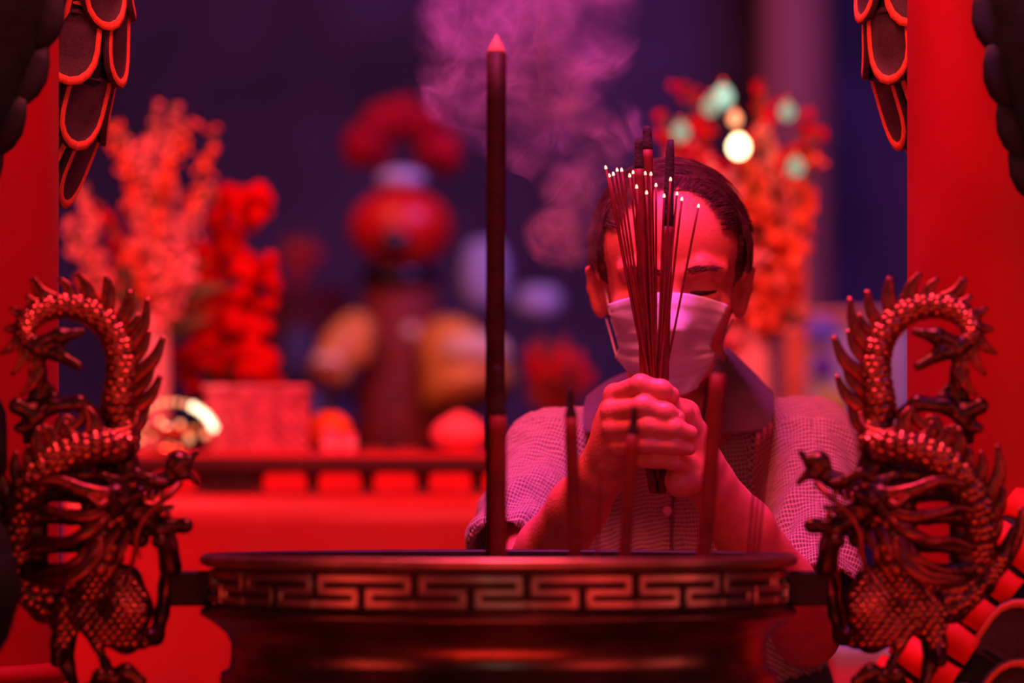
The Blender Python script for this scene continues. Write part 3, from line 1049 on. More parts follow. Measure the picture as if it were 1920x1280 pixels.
# ================================================================== the praying man
m_flesh = mat('skin', (0.80, 0.22, 0.16), 0.48, var=0.08, vscale=40, bump=0.18, bscale=260, sss=0.15)
m_hair = mat('hair', (0.12, 0.042, 0.038), 0.5, var=0.4, vscale=90)
m_dark = mat('lash', (0.012, 0.006, 0.006), 0.6, var=0.2)
m_nail = mat('nail', (0.85, 0.34, 0.28), 0.4, var=0.05)
m_collar = mat('collar_cloth', (0.115, 0.060, 0.115), 0.85, var=0.12, vscale=25, bump=0.25, bscale=700, sheen=0.2)
m_mask = mat('mask_cloth', (0.70, 0.78, 0.90), 0.8, var=0.03, vscale=60, bump=0.12, bscale=900)
m_loop = mat('mask_elastic', (0.85, 0.85, 0.86), 0.7, var=0.05)
m_button = mat('button', (0.75, 0.55, 0.40), 0.35, var=0.1)
m_trouser = mat('trouser_cloth', (0.05, 0.05, 0.07), 0.9, var=0.2, vscale=20, bump=0.2, bscale=300)
m_shoe = mat('shoe_leather', (0.03, 0.025, 0.025), 0.4, var=0.2)


def shirt_material():
    m = bpy.data.materials.new('checked_shirt')
    m.use_nodes = True
    nt = m.node_tree
    b = nt.nodes['Principled BSDF']
    b.inputs['Roughness'].default_value = 0.9
    b.inputs['Sheen Weight'].default_value = 0.15
    uv = nt.nodes.new('ShaderNodeUVMap')
    uv.uv_map = 'UVMap'
    nz = nt.nodes.new('ShaderNodeTexNoise')
    nz.inputs['Scale'].default_value = 14
    nt.links.new(uv.outputs['UV'], nz.inputs['Vector'])
    ad = nt.nodes.new('ShaderNodeVectorMath')
    ad.operation = 'MULTIPLY_ADD'
    nt.links.new(nz.outputs['Color'], ad.inputs[0])
    ad.inputs[1].default_value = (0.004, 0.004, 0)
    nt.links.new(uv.outputs['UV'], ad.inputs[2])
    sp = nt.nodes.new('ShaderNodeSeparateXYZ')
    nt.links.new(ad.outputs[0], sp.inputs[0])

    def lines(out, period, width):
        d = nt.nodes.new('ShaderNodeMath')
        d.operation = 'DIVIDE'
        nt.links.new(out, d.inputs[0])
        d.inputs[1].default_value = period
        f = nt.nodes.new('ShaderNodeMath')
        f.operation = 'FRACT'
        nt.links.new(d.outputs[0], f.inputs[0])
        s = nt.nodes.new('ShaderNodeMath')
        s.operation = 'SUBTRACT'
        nt.links.new(f.outputs[0], s.inputs[0])
        s.inputs[1].default_value = 0.5
        a = nt.nodes.new('ShaderNodeMath')
        a.operation = 'ABSOLUTE'
        nt.links.new(s.outputs[0], a.inputs[0])
        r = nt.nodes.new('ShaderNodeMapRange')
        r.inputs['From Min'].default_value = 0.5 - width
        r.inputs['From Max'].default_value = 0.5 - width * 0.4
        nt.links.new(a.outputs[0], r.inputs['Value'])
        return r.outputs[0]
    l1 = lines(sp.outputs[0], 0.0036, 0.22)
    l2 = lines(sp.outputs[1], 0.0062, 0.15)
    mx = nt.nodes.new('ShaderNodeMath')
    mx.operation = 'MAXIMUM'
    l1m = nt.nodes.new('ShaderNodeMath')
    l1m.operation = 'MULTIPLY'
    l1m.inputs[1].default_value = 0.72
    nt.links.new(l1, l1m.inputs[0])
    nt.links.new(l1m.outputs[0], mx.inputs[0])
    nt.links.new(l2, mx.inputs[1])
    c = nt.nodes.new('ShaderNodeMix')
    c.data_type = 'RGBA'
    c.inputs['A'].default_value = (0.17, 0.075, 0.075, 1)
    c.inputs['B'].default_value = (0.80, 0.70, 0.50, 1)
    nt.links.new(mx.outputs[0], c.inputs['Factor'])
    nt.links.new(c.outputs['Result'], b.inputs['Base Color'])
    bp_ = nt.nodes.new('ShaderNodeBump')
    bp_.inputs['Strength'].default_value = 0.35
    bp_.inputs['Distance'].default_value = 0.001
    nt.links.new(mx.outputs[0], bp_.inputs['Height'])
    nt.links.new(bp_.outputs['Normal'], b.inputs['Normal'])
    return m


m_shirt = shirt_material()
MO = np.array([P(1275, 0, 4.98).x, 4.98, 0.0])
man = empty('person', MO, 'man in surgical mask and checked polo shirt, hands clasped around burning incense', 'person')


def A(px, py, d):
    return np.array(P(px, py, d))


# head frame: x to the picture's right, f out of the face, u up; bowed forward
HCN = A(1257, 548, 4.80)
bow = math.radians(14)
ex = np.array([1.0, 0, 0])
ef = np.array([0, -math.cos(bow), -math.sin(bow)])
eu = np.array([0, -math.sin(bow), math.cos(bow)])
HR = np.stack([ex, ef, eu], 1)


def H(x, f, u):
    return HCN + x * ex + f * ef + u * eu


def to_head(V):
    q = np.asarray(V) - HCN
    return np.stack([q @ ex, q @ ef, q @ eu], 1)


s = SDF((-0.03, 4.34, 1.005), (0.47, 5.04, 1.70), 0.0021)
# --- head
s.ell(H(0, -0.014, 0.052), (0.082, 0.098, 0.088), HR, k=0.01)
s.ell(H(0, 0.030, 0.062), (0.070, 0.060, 0.066), HR, k=0.02)
s.ell(H(0, 0.032, -0.008), (0.068, 0.060, 0.075), HR, k=0.02)
s.ell(H(0, 0.030, -0.060), (0.056, 0.058, 0.048), HR, k=0.02)
s.ell(H(0, 0.072, -0.090), (0.024, 0.020, 0.020), HR, k=0.02)
for sg in (-1, 1):
    s.ell(H(sg * 0.044, 0.062, -0.006), (0.022, 0.022, 0.018), HR, k=0.015)
    s.chain([H(sg * 0.010, 0.088, 0.040), H(sg * 0.032, 0.086, 0.047), H(sg * 0.054, 0.068, 0.040)], (0.008, 0.0085, 0.008), k=0.012)
    s.ell(H(sg * 0.032, 0.101, 0.022), (0.020, 0.013, 0.0115), HR, k=0.012, op='s')
    s.ell(H(sg * 0.032, 0.0745, 0.021), (0.0165, 0.0135, 0.0128), HR, k=0.004)
    s.chain([H(sg * 0.016, 0.084, 0.0105), H(sg * 0.032, 0.0870, 0.008), H(sg * 0.048, 0.078, 0.011)], (0.004, 0.0048, 0.004), k=0.006)
    # ears
    yw = math.radians(28) * sg
    RE = HR @ np.array([[math.cos(yw), -math.sin(yw), 0], [math.sin(yw), math.cos(yw), 0], [0, 0, 1]])
    s.ell(H(sg * 0.081, -0.010, 0.002), (0.0085, 0.022, 0.034), RE, k=0.006)
    s.ell(H(sg * 0.088, 0.001, 0.004), (0.006, 0.011, 0.020), RE, k=0.005, op='s')
    s.chain([H(sg * 0.082, 0.010, 0.018), H(sg * 0.089, 0.002, 0.031), H(sg * 0.0935, -0.010, 0.024), H(sg * 0.0915, -0.012, 0.002), H(sg * 0.083, -0.004, -0.022)],
            (0.003, 0.0038, 0.004, 0.004, 0.0052), k=0.005)
s.chain([H(0, 0.086, 0.030), H(0, 0.104, 0.004), H(0, 0.114, -0.016)], (0.0085, 0.0095, 0.0135), k=0.012)
s.ell(H(0, 0.088, -0.052), (0.026, 0.012, 0.010), HR, k=0.01)
# --- neck and chest
s.cone(H(0, -0.030, -0.030), A(1275, 740, 4.95), 0.056, 0.060, k=0.03)
s.cone(A(1275, 740, 4.95), A(1275, 850, 4.98), 0.058, 0.070, k=0.02)
s.ell(A(1275, 1010, 5.01), (0.15, 0.085, 0.15), k=0.04)
for sg, sh, el in ((1, (1515, 862, 4.93), (1512, 1185, 4.66)), (-1, (1038, 882, 4.93), (985, 1100, 4.68))):
    s.cone(A(1275, 870, 4.99), A(*sh), 0.05, 0.046, k=0.02)
    s.cone(A(*sh), A(*el), 0.046, 0.036, k=0.02)
# forearms
s.chain([A(1512, 1185, 4.66), A(1462, 1098, 4.60), A(1392, 990, 4.535), A(1328, 902, 4.482)], (0.037, 0.0385, 0.033, 0.0255), k=0.012)
s.chain([A(985, 1100, 4.68), A(1032, 1030, 4.62), A(1085, 950, 4.545), A(1128, 886, 4.482)], (0.036, 0.0365, 0.032, 0.0255), k=0.012)
# --- hand nearer the giant joss stick: back of the hand to the left, fingers across the bundle
gw = 0.004
s.chain([A(1128, 886, 4.482), A(1140, 845, 4.466)], (0.0260, 0.024), k=0.012)
KN = [(1153, 741, 4.432), (1149, 772, 4.424), (1151, 803, 4.422), (1160, 836, 4.424)]
for i, kn in enumerate(KN):
    s.cone(A(1138, 852 + 4 * i, 4.464), A(*kn), 0.0165, 0.0120 if i < 3 else 0.0105, k=0.010)
s.ell(A(1150, 815, 4.450), (0.020, 0.020, 0.040), k=0.012)
FG = [([(1153, 741, 4.432), (1201, 722, 4.398), (1240, 731, 4.394), (1258, 741, 4.402)], (0.0118, 0.0112, 0.0104, 0.0096)),
      ([(1149, 772, 4.424), (1206, 762, 4.390), (1248, 774, 4.388), (1268, 784, 4.396)], (0.0122, 0.0114, 0.0106, 0.0097)),
      ([(1151, 803, 4.422), (1212, 799, 4.388), (1262, 803, 4.386), (1293, 812, 4.396)], (0.0118, 0.0104, 0.0098, 0.0088)),
      ([(1160, 836, 4.424), (1212, 832, 4.392), (1260, 835, 4.390), (1292, 840, 4.400)], (0.0106, 0.0094, 0.0088, 0.0078))]
for pts, rr in FG:
    pp = [A(*p) for p in pts]
    s.chain(pp, rr, k=gw)
    for j in (0, 1, 2):      # knuckle bumps
        s.ell(pp[j] + np.array([0, -0.0016, 0.0006]), rr[j] * 0.93, k=0.004)
# thumb behind the index finger
s.chain([A(1136, 800, 4.462), A(1168, 757, 4.466), A(1204, 735, 4.468), A(1238, 728, 4.466)], (0.015, 0.0125, 0.0105, 0.0085), k=0.006)
# --- other hand: behind and under, palm towards the bundle
s.chain([A(1328, 902, 4.482), A(1312, 870, 4.468)], (0.0258, 0.024), k=0.012)
s.chain([A(1312, 868, 4.466), A(1297, 825, 4.452), A(1284, 778, 4.440)], (0.024, 0.020, 0.0150), k=0.010)
s.chain([A(1306, 880, 4.452), A(1284, 894, 4.434), A(1272, 905, 4.430)], (0.022, 0.0195, 0.013), k=0.012)
s.chain([A(1284, 776, 4.440), A(1270, 765, 4.428)], (0.0145, 0.0120), k=0.008)
for pts, rr in (([(1290, 775, 4.45), (1262, 762, 4.478), (1215, 756, 4.484), (1180, 766, 4.474)], (0.012, 0.0108, 0.010, 0.0085)),
                ([(1296, 800, 4.46), (1264, 792, 4.486), (1214, 790, 4.490), (1176, 798, 4.480)], (0.012, 0.0108, 0.010, 0.0085)),
                ([(1302, 828, 4.462), (1266, 824, 4.486), (1218, 826, 4.490), (1184, 834, 4.480)], (0.0115, 0.0102, 0.0094, 0.008)),
                ([(1290, 872, 4.425), (1262, 864, 4.404), (1228, 862, 4.402), (1203, 864, 4.408)], (0.0125, 0.0096, 0.0088, 0.0074)),
                ([(1292, 800, 4.436), (1278, 772, 4.420), (1258, 756, 4.416), (1240, 752, 4.412)], (0.014, 0.0115, 0.0098, 0.008))):
    s.chain([A(*p) for p in pts], rr, k=gw)
V, F = s.surface()
mesh_obj('body', V, F, m_flesh, man, MO)
body_d = depth_map(V[V[:, 1] > 4.62])
del s


def px_of(p):
    return p[0] / p[1] * FPX + 960, (HC - p[2]) / p[1] * FPX + HOR


def onto(p, off, fn=None):
    x, y = px_of(p)
    d = (fn or body_d)(x, y, p[1]) - off
    return A(x, y, d)


# finger nails
for (x, y, d, rx, rz, tilt) in ((1264, 738, 4.3945, 0.0046, 0.0062, 0.25), (1276, 783, 4.389, 0.0042, 0.0055, 0.25), (1300, 812, 4.3905, 0.0042, 0.0050, 0.1), (1297, 840, 4.3945, 0.0036, 0.0042, 0.05)):
    R = np.array([[math.cos(0.9), math.sin(0.9), 0], [-math.sin(0.9), math.cos(0.9), 0], [0, 0, 1]]).T
    mesh_obj('fingernail', *ball(A(x, y, d), (rx, 0.0016, rz), 12, 8, R), m_nail, man, MO)

# --- face details
for sg in (-1, 1):
    q = crom([H(sg * 0.0165, 0.0850, 0.0170), H(sg * 0.026, 0.0884, 0.0165), H(sg * 0.036, 0.0875, 0.0168), H(sg * 0.0490, 0.0795, 0.0172)], 12)
    mesh_obj('eyelid_line', *tube(q, [0.0008, 0.0016, 0.0022, 0.0027, 0.0029, 0.0030, 0.0030, 0.0028, 0.0025, 0.0020, 0.0014, 0.0007], 8), m_dark, man, MO)
    mb = MB()
    for i in range(60):
        u = i / 59
        base = H(sg * (0.014 + 0.036 * u), 0.0960 - 0.026 * u ** 2 + 0.0005, 0.0425 + 0.003 * math.sin(math.pi * u) + random.uniform(-0.0048, 0.0048) * (1 - 0.6 * u))
        base = onto(base, -0.0002)
        tipp = base + sg * 0.008 * ex + eu * (0.003 - 0.005 * u) + ef * 0.0006
        mb.add(*tube([base, (base + tipp) / 2 + ef * 0.0008, tipp], [0.0007, 0.0006, 0.0002], 4))
    mb.build('eyebrow', m_hair, man, MO)

# hair: cap with a receding front, then combed strands
s = SDF(HCN - 0.15, HCN + 0.20, 0.0028)
s.ell(H(0, -0.018, 0.053), (0.0905, 0.0995, 0.0900), HR, k=0.01)
s.ell(H(0, -0.045, 0.005), (0.0850, 0.072, 0.075), HR, k=0.02)
s.ell(H(-0.006, 0.070, 0.066), (0.067, 0.088, 0.090), HR, k=0.026, op='s')
s.ell(H(0, 0.060, -0.030), (0.12, 0.062, 0.072), HR, k=0.016, op='s')
s.ell(H(0, 0.03, -0.075), (0.13, 0.12, 0.045), HR, k=0.006, op='s')
for sg in (-1, 1):
    s.ell(H(sg * 0.092, 0.004, -0.006), (0.025, 0.026, 0.030), HR, k=0.004, op='s')
V, F = s.surface()
N = vnorm(V, F)
hh = to_head(V)
ang = np.arctan2(hh[:, 0], hh[:, 2] - 0.02)
V = V + N * (0.0007 * np.sin(ang * 71 + 14 * np.sin(hh[:, 1] * 37)) + 0.0016 * wob(hh, 5, 160))[:, None]
hair = mesh_obj('hair', V, F, m_hair, man, MO)
mb = MB()
for i in range(900):
    # start on the parting, sweep over the crown and down the side
    sg = 1 if random.random() < 0.62 else -1
    f0 = random.uniform(-0.09, 0.060)
    a0 = random.uniform(-0.25, 0.4) if f0 > 0.01 else random.uniform(-0.3, 0.3)
    a1 = a0 + sg * random.uniform(0.5, 1.25)
    a1 = max(min(a1, 1.95), -1.95)
    lift = random.uniform(0.0, 0.005) + (0.004 if random.random() < 0.15 else 0)
    pts = []
    df = random.uniform(-0.035, 0.0)
    for t in np.linspace(0, 1, 6):
        a = a0 + (a1 - a0) * t
        f = f0 + df * t
        w = math.sqrt(max(0.03, 1 - ((f + 0.018) / 0.104) ** 2))
        rx, rz = (0.0900 + lift) * w, (0.0905 + lift) * w
        pts.append(H(rx * math.sin(a), f, 0.054 + rz * math.cos(a) - (0.012 * max(0, abs(a) - 1.4))))
    mb.add(*tube(crom(pts, 7), [0.0005, 0.0006, 0.0006, 0.0006, 0.0005, 0.0004, 0.0002], 3, caps=False))
for i in range(260):      # temple and side hair falling towards the ears
    sg = random.choice((-1, 1))
    f0 = random.uniform(-0.05, 0.028)
    u0 = random.uniform(0.05, 0.11)
    l = random.uniform(0.03, 0.065)
    pts = []
    for t in np.linspace(0, 1, 4):
        u = max(u0 - l * t, 0.028 if f0 > -0.02 else -0.03)
        w = math.sqrt(max(0.05, 1 - ((u - 0.045) / 0.105) ** 2 - ((f0 + 0.018) / 0.125) ** 2))
        pts.append(H(sg * (0.0925 + random.uniform(-0.001, 0.0035)) * w, f0 + 0.006 * t, u))
    mb.add(*tube(crom(pts, 5), [0.0005, 0.0006, 0.0006, 0.0004, 0.0002], 3, caps=False))
for i in range(620):      # thin front hair growing from the receding hairline, combed over and back
    th = math.radians(random.uniform(195, 345))
    rr_ = random.uniform(0.86, 1.08)
    sx_, sy_ = 1258 + 114 * rr_ * math.cos(th), 462 + 122 * rr_ * math.sin(th)
    ln = random.uniform(35, 85)
    dx, dy = math.cos(th) + 0.35, math.sin(th) * 0.9
    nn_ = math.hypot(dx, dy)
    pts = []
    for t in np.linspace(0, 1, 5):
        x = sx_ + dx / nn_ * ln * t
        y = sy_ + dy / nn_ * ln * t + 16 * t * t * (1 if th > 4.7 else 0.2)
        el = math.hypot((x - 1262) / 153, (y - 462) / 153)
        if el > 1:
            x, y = 1262 + (x - 1262) / el, 462 + (y - 462) / el
        q = body_d(x, y, 4.80)
        pts.append(A(x, y, q - 0.0005 - 0.006 * math.sin(t * 2.2) * random.uniform(0.5, 1.0)))
    mb.add(*tube(crom(pts, 6), [0.0003, 0.0005, 0.0006, 0.0006, 0.0004, 0.0002], 3, caps=False))
st = mb.build('loose_strands', m_hair, hair, MO)
props(st, kind='stuff')

# --- mask: pleated sheet over nose and chin
nu, nv = 41, 45
pleat = np.zeros(41 * 45)
rows = [  # v, left px, right px, y left, y centre, y right
    (0.00, 1139, 1365, 571, 548, 572), (0.12, 1143, 1358, 590, 574, 592), (0.35, 1156, 1336, 632, 628, 632), (0.50, 1161, 1332, 652, 660, 652),
    (0.60, 1153, 1342, 668, 684, 664), (0.78, 1172, 1332, 690, 718, 686), (1.00, 1204, 1306, 716, 742, 728)]
rv = np.array([r[0] for r in rows])
V = []
for j in range(nv):
    v = j / (nv - 1)
    xl, xr, yl, yc, yr = (np.interp(v, rv, [r[k] for r in rows]) for k in range(1, 6))
    for i in range(nu):
        u = i / (nu - 1) * 2 - 1
        x = (xl + xr) / 2 + (xr - xl) / 2 * u
        ye = yl if u < 0 else yr
        y = yc + (ye - yc) * abs(u) ** 2.0
        nose = math.exp(-(u / 0.36) ** 2) * (0.028 * math.exp(-((v - 0.30) / 0.24) ** 2) + 0.014)
        puff = 0.010 * math.exp(-((v - 0.55) / 0.3) ** 2) * (1 - u * u)
        d = 4.722 - 0.008 * v + 0.068 * abs(u) ** 2.2 - nose - puff - 0.005
        d0 = d
        for pv, dep in ((0.10, 0.0011), (0.34, 0.0032), (0.52, 0.0034), (0.70, 0.0028)):
            ph = (v - pv - 0.02 * math.sin(2.2 * u + pv * 9)) / 0.035
            d += dep * math.tanh(ph * 2.2) * math.exp(-ph * ph * 0.5)
        d += 0.0012 * math.sin(9 * u + 5 * v) * (0.3 + v) + 0.0015 * math.sin(5 * u - 11 * v + 1)
        pleat[j * nu + i] = d - d0 - 0.004 * (1 - u * u) * math.sin(math.pi * min(1, v * 1.2))
        V.append((x, y, d))
G = np.array(V).reshape(nv, nu, 3)
fd = np.array([[body_d(G[j, i, 0], G[j, i, 1], 4.80) for i in range(nu)] for j in range(nv)])
rel = G[..., 2] - 4.722
base_ = np.minimum(fd - 0.006, 4.79)
for _ in range(40):
    b2 = base_.copy()
    b2[1:-1, 1:-1] = 0.25 * (base_[2:, 1:-1] + base_[:-2, 1:-1] + base_[1:-1, 2:] + base_[1:-1, :-2])
    b2[0, 1:-1] = 0.5 * (base_[0, 2:] + base_[0, :-2])
    b2[-1, 1:-1] = 0.5 * (base_[-1, 2:] + base_[-1, :-2])
    base_ = np.minimum(b2, fd - 0.0035)
pl_ = pleat.reshape(nv, nu)
V = [A(G[j, i, 0], G[j, i, 1], base_[j, i] + pl_[j, i]) for j in range(nv) for i in range(nu)]
F = [(j * nu + i, (j + 1) * nu + i, (j + 1) * nu + i + 1, j * nu + i + 1) for j in range(nv - 1) for i in range(nu - 1)]
mask = mesh_obj('face_mask', V, F, m_mask, man, MO)
md = mask.modifiers.new('thick', 'SOLIDIFY')
md.thickness = 0.0012
md.offset = 0
for pts in ([(1363, 574, 4.782), (1369, 545, 4.79), (1376, 512, 4.795)], [(1340, 664, 4.775), (1356, 636, 4.80), (1374, 598, 4.805)],
            [(1141, 573, 4.782), (1136, 545, 4.79), (1131, 515, 4.795)], [(1156, 668, 4.775), (1146, 630, 4.80), (1136, 596, 4.81)]):
    mesh_obj('ear_loop', *tube(crom([A(*p) for p in pts], 10), 0.0013, 8), m_loop, mask, MO)

# --- shirt
s = SDF((-0.10, 4.60, 0.90), (0.53, 5.18, 1.45), 0.003)
s.ell(A(1275, 1000, 5.0), (0.185, 0.118, 0.165), k=0.03)
s.cone(A(1275, 1050, 5.0), A(1275, 1300, 5.02), 0.125, 0.125, k=0.05)
s.ell(A(1275, 1200, 5.0), (0.18, 0.125, 0.20), k=0.04)
SHR, SHL = A(1516, 853, 4.94), A(1036, 872, 4.94)
s.cone(A(1335, 836, 4.985), SHR, 0.064, 0.0605, k=0.03)
s.cone(A(1210, 840, 4.985), SHL, 0.064, 0.0605, k=0.03)
ELR, ELL = A(1530, 1105, 4.725), A(958, 1030, 4.755)
s.cone(SHR, ELR, 0.0605, 0.0540, k=0.03)
s.cone(SHL, ELL, 0.0605, 0.0520, k=0.03)
for sh, el, rr in ((SHR, ELR, 0.0480), (SHL, ELL, 0.0455)):      # open sleeve ends with a clean hem
    ax = (el - sh) / np.linalg.norm(el - sh)
    s.cone(el - ax * 0.05, el + ax * 0.09, rr, rr + 0.002, k=0.002, op='s')
V0 = s.lo
# neck opening and a short V at the throat
s.cone(A(1276, 620, 4.95), A(1276, 765, 4.93), 0.072, 0.068, k=0.006, op='s')
s.chain([A(1290, 770, 4.84), A(1285, 850, 4.80), A(1268, 905, 4.80)], (0.034, 0.020, 0.006), k=0.004, op='s')
V, F = s.surface()
N = vnorm(V, F)


def on_seg(V, a, b):
    ba = b - a
    t = ((V - a) @ ba) / (ba @ ba)
    return t, np.linalg.norm(V - a - np.clip(t, 0, 1)[:, None] * ba, axis=1)


tR, dR = on_seg(V, SHR, ELR)
tL, dL = on_seg(V, SHL, ELL)
slR = (tR > 0.05) & (dR < 0.085) & (V[:, 0] > SHR[0] - 0.075)
slL = (tL > 0.05) & (dL < 0.085) & (V[:, 0] < SHL[0] + 0.07)
# folds: diagonal drags from the armpits, soft waves elsewhere
fold = 0.0030 * wob(V * np.array([1, 1, 0.55]), 21, 42) + 0.0014 * wob(V, 22, 95)
fold += np.where(slR, 0.0040 * np.sin(tR * 22 + 4 * np.sin(V[:, 0] * 40)) * np.clip(tR, 0, 1), 0)
fold += np.where(slL, 0.0040 * np.sin(tL * 18 + 4 * np.sin(V[:, 0] * 40)) * np.clip(tL, 0, 1), 0)
V = V + N * fold[:, None]
# cloth coordinates: along the sleeve on the sleeves, across and down on the body
c0 = V[F].mean(1)
fR, fL = slR[F].sum(1) > 2, slL[F].sum(1) > 2


def sleeve_uv(Q, sh, el):
    ax = (el - sh) / np.linalg.norm(el - sh)
    e1 = np.cross(ax, (0, 1, 0))
    e1 /= np.linalg.norm(e1)
    e2 = np.cross(ax, e1)
    q = Q - sh
    a = np.arctan2(q @ e1, -(q @ e2) * 1.0)
    return np.stack([a * 0.055, q @ ax], -1)


Q = V[F]
UV = np.stack([Q[..., 0] - (Q[..., 1] - 4.9) * np.where(Q[..., 0] > 0.2, -0.5, 0.5), Q[..., 2] + 0.75 * (Q[..., 1] - 4.9)], -1)
uR, uL = sleeve_uv(Q, SHR, ELR), sleeve_uv(Q, SHL, ELL)
UV[fR] = uR[fR]
UV[fL] = uL[fL]
shirt = mesh_obj('shirt', V, F, m_shirt, man, MO, uv=UV.reshape(-1, 2))
shirt_d = depth_map(V)


def front_d(px, py, lim=6.0):
    """depth of the shirt front under a pixel"""
    x = (V[:, 0] / V[:, 1]) * FPX + 960
    y = (HC - V[:, 2]) / V[:, 1] * FPX + HOR
    k = (abs(x - px) < lim) & (abs(y - py) < lim)
    return float(V[k, 1].min()) if k.any() else 4.87


# collar: two folded leaves and the stand
def patch(rows_, n=14, m=14):
    g = np.array([crom(r, n) for r in rows_])
    g = np.array([crom(g[:, i], m) for i in range(n)])       # n x m
    Vp = g.reshape(-1, 3)
    Fp = [(i * m + j, i * m + j + 1, (i + 1) * m + j + 1, (i + 1) * m + j) for i in range(n - 1) for j in range(m - 1)]
    return Vp, Fp


leafR = [[A(1362, 652, 5.00), A(1412, 700, 5.00), A(1446, 735, 4.955)],
         [A(1362, 650, 4.955), A(1418, 705, 4.945), A(1450, 752, 4.905)],
         [A(1352, 668, 4.895), A(1405, 738, 4.875), A(1446, 790, 4.855)],
         [A(1338, 708, 4.850), A(1382, 770, 4.830), A(1424, 808, 4.822)],
         [A(1330, 770, 4.818), A(1352, 800, 4.805), A(1372, 812, 4.808)],
         [A(1318, 806, 4.812), A(1330, 812, 4.800), A(1342, 814, 4.806)]]
leafL = [[A(1200, 690, 5.00), A(1140, 715, 5.00), A(1100, 745, 4.955)],
         [A(1196, 692, 4.955), A(1135, 722, 4.945), A(1096, 765, 4.905)],
         [A(1200, 710, 4.895), A(1142, 750, 4.875), A(1094, 792, 4.855)],
         [A(1212, 745, 4.850), A(1160, 780, 4.830), A(1100, 810, 4.826)],
         [A(1226, 790, 4.818), A(1180, 806, 4.806), A(1128, 812, 4.812)],
         [A(1238, 815, 4.812), A(1205, 818, 4.802), A(1165, 816, 4.808)]]
for lf in (leafR, leafL):
    Vp, Fp = patch(lf)
    Vp = np.array([A(*px_of(v), min(v[1], shirt_d(*px_of(v)) - 0.005)) for v in Vp])
    g_ = Vp.reshape(14, 14, 3)
    for _ in range(3):
        g_[1:-1, 1:-1] = 0.5 * g_[1:-1, 1:-1] + 0.125 * (g_[2:, 1:-1] + g_[:-2, 1:-1] + g_[1:-1, 2:] + g_[1:-1, :-2])
    Vp = g_.reshape(-1, 3)
    c = mesh_obj('collar', Vp, Fp, m_collar, shirt, MO)
    md = c.modifiers.new('thick', 'SOLIDIFY')
    md.thickness = 0.003
    md.offset = 0
stand = [[A(1362, 652, 5.00), A(1340, 700, 4.985)], [A(1352, 668, 4.895), A(1330, 720, 4.90)], [A(1338, 708, 4.850), A(1322, 760, 4.86)], [A(1318, 806, 4.812), A(1310, 830, 4.83)]]
stand2 = [[A(1200, 690, 5.00), A(1215, 730, 4.985)], [A(1200, 710, 4.895), A(1216, 750, 4.90)], [A(1212, 745, 4.850), A(1228, 790, 4.86)], [A(1238, 815, 4.812), A(1246, 836, 4.83)]]
for sd in (stand, stand2):
    Vp, Fp = patch(sd, 12, 5)
    c = mesh_obj('collar_stand', Vp, Fp, m_collar, shirt, MO)
    md = c.modifiers.new('thick', 'SOLIDIFY')
    md.thickness = 0.0025
# placket edge and buttons
pq = [(1262, y) for y in range(905, 1120, 15)]
pp = np.array([A(x + 3 * math.sin(y * 0.03), y, front_d(x, y) - 0.0015) for x, y in pq])
mesh_obj('placket_edge', *tube(pp, 0.0022, 8, flat=0.5), m_shirt, shirt, MO)
for x, y in ((1251, 957), (1250, 1060)):
    c = A(x, y, front_d(x, y) - 0.002)
    mb = MB()
    V_, F_ = lathe([(0.0050, 0.0), (0.0056, 0.0008), (0.0056, 0.0018), (0.0046, 0.0024), (0.0040, 0.0018), (0.001, 0.0018)], 18)
    V_ = [(c[0] + v[0], c[1] - v[2], c[2] + v[1]) for v in V_]
    mb.add(V_, F_)
    mb.build('button', m_button, shirt, MO)

# trousers and shoes, hidden behind the urn
s = SDF((-0.08, 4.80, 0.06), (0.50, 5.22, 1.02), 0.008)
for sg in (-1, 1):
    s.chain([MO + np.array([sg * 0.075, 0.03, 0.95]), MO + np.array([sg * 0.085, 0.0, 0.52]), MO + np.array([sg * 0.09, 0.04, 0.09])], (0.115, 0.085, 0.07), k=0.03)
V, F = s.surface()
mesh_obj('trousers', V, F, m_trouser, man, MO)
for sg in (-1, 1):
    s = SDF(MO + np.array([sg * 0.09 - 0.08, -0.22, -0.005]), MO + np.array([sg * 0.09 + 0.08, 0.14, 0.15]), 0.006)
    s.ell(MO + np.array([sg * 0.09, -0.06, 0.03]), (0.05, 0.14, 0.042), k=0.02)
    s.cone(MO + np.array([sg * 0.09, 0.03, 0.05]), MO + np.array([sg * 0.09, 0.04, 0.12]), 0.045, 0.045, k=0.02)
    s.cut((0, 0, 0.002), (0, 0, -1), 0.002)
    V, F = s.surface()
    mesh_obj('shoe', V, F, m_shoe, man, MO)

# ================================================================== altar behind the man
m_cloth = mat('red_satin', (0.46, 0.003, 0.006), 0.36, var=0.12, vscale=5, bump=0.25, bscale=9, sheen=0.3)
m_railw = mat('dark_red_wood', (0.075, 0.006, 0.009), 0.4, var=0.2, vscale=12, bump=0.1, bscale=40)
m_step = mat('red_step', (0.55, 0.010, 0.012), 0.5, var=0.15, vscale=8)
m_vase = mat('white_porcelain', (0.80, 0.55, 0.55), 0.25, var=0.05, vscale=10)
m_coral = mat('coral_petal', (0.95, 0.42, 0.34), 0.8, spec=0.2, var=0.15, vscale=30)
m_pinkp = mat('pink_petal', (0.92, 0.45, 0.50), 0.8, spec=0.2, var=0.15, vscale=30)
m_redp = mat('red_petal', (0.60, 0.005, 0.008), 0.9, spec=0.1, var=0.2, vscale=30)
m_orangep = mat('orange_petal', (0.90, 0.22, 0.08), 0.8, spec=0.2, var=0.2, vscale=30)
m_green = mat('leaf_green', (0.10, 0.16, 0.05), 0.6, var=0.3, vscale=30)
m_gold = mat('gold_brocade', (0.75, 0.36, 0.05), 0.5, var=0.2, vscale=14, bump=0.2, bscale=40)
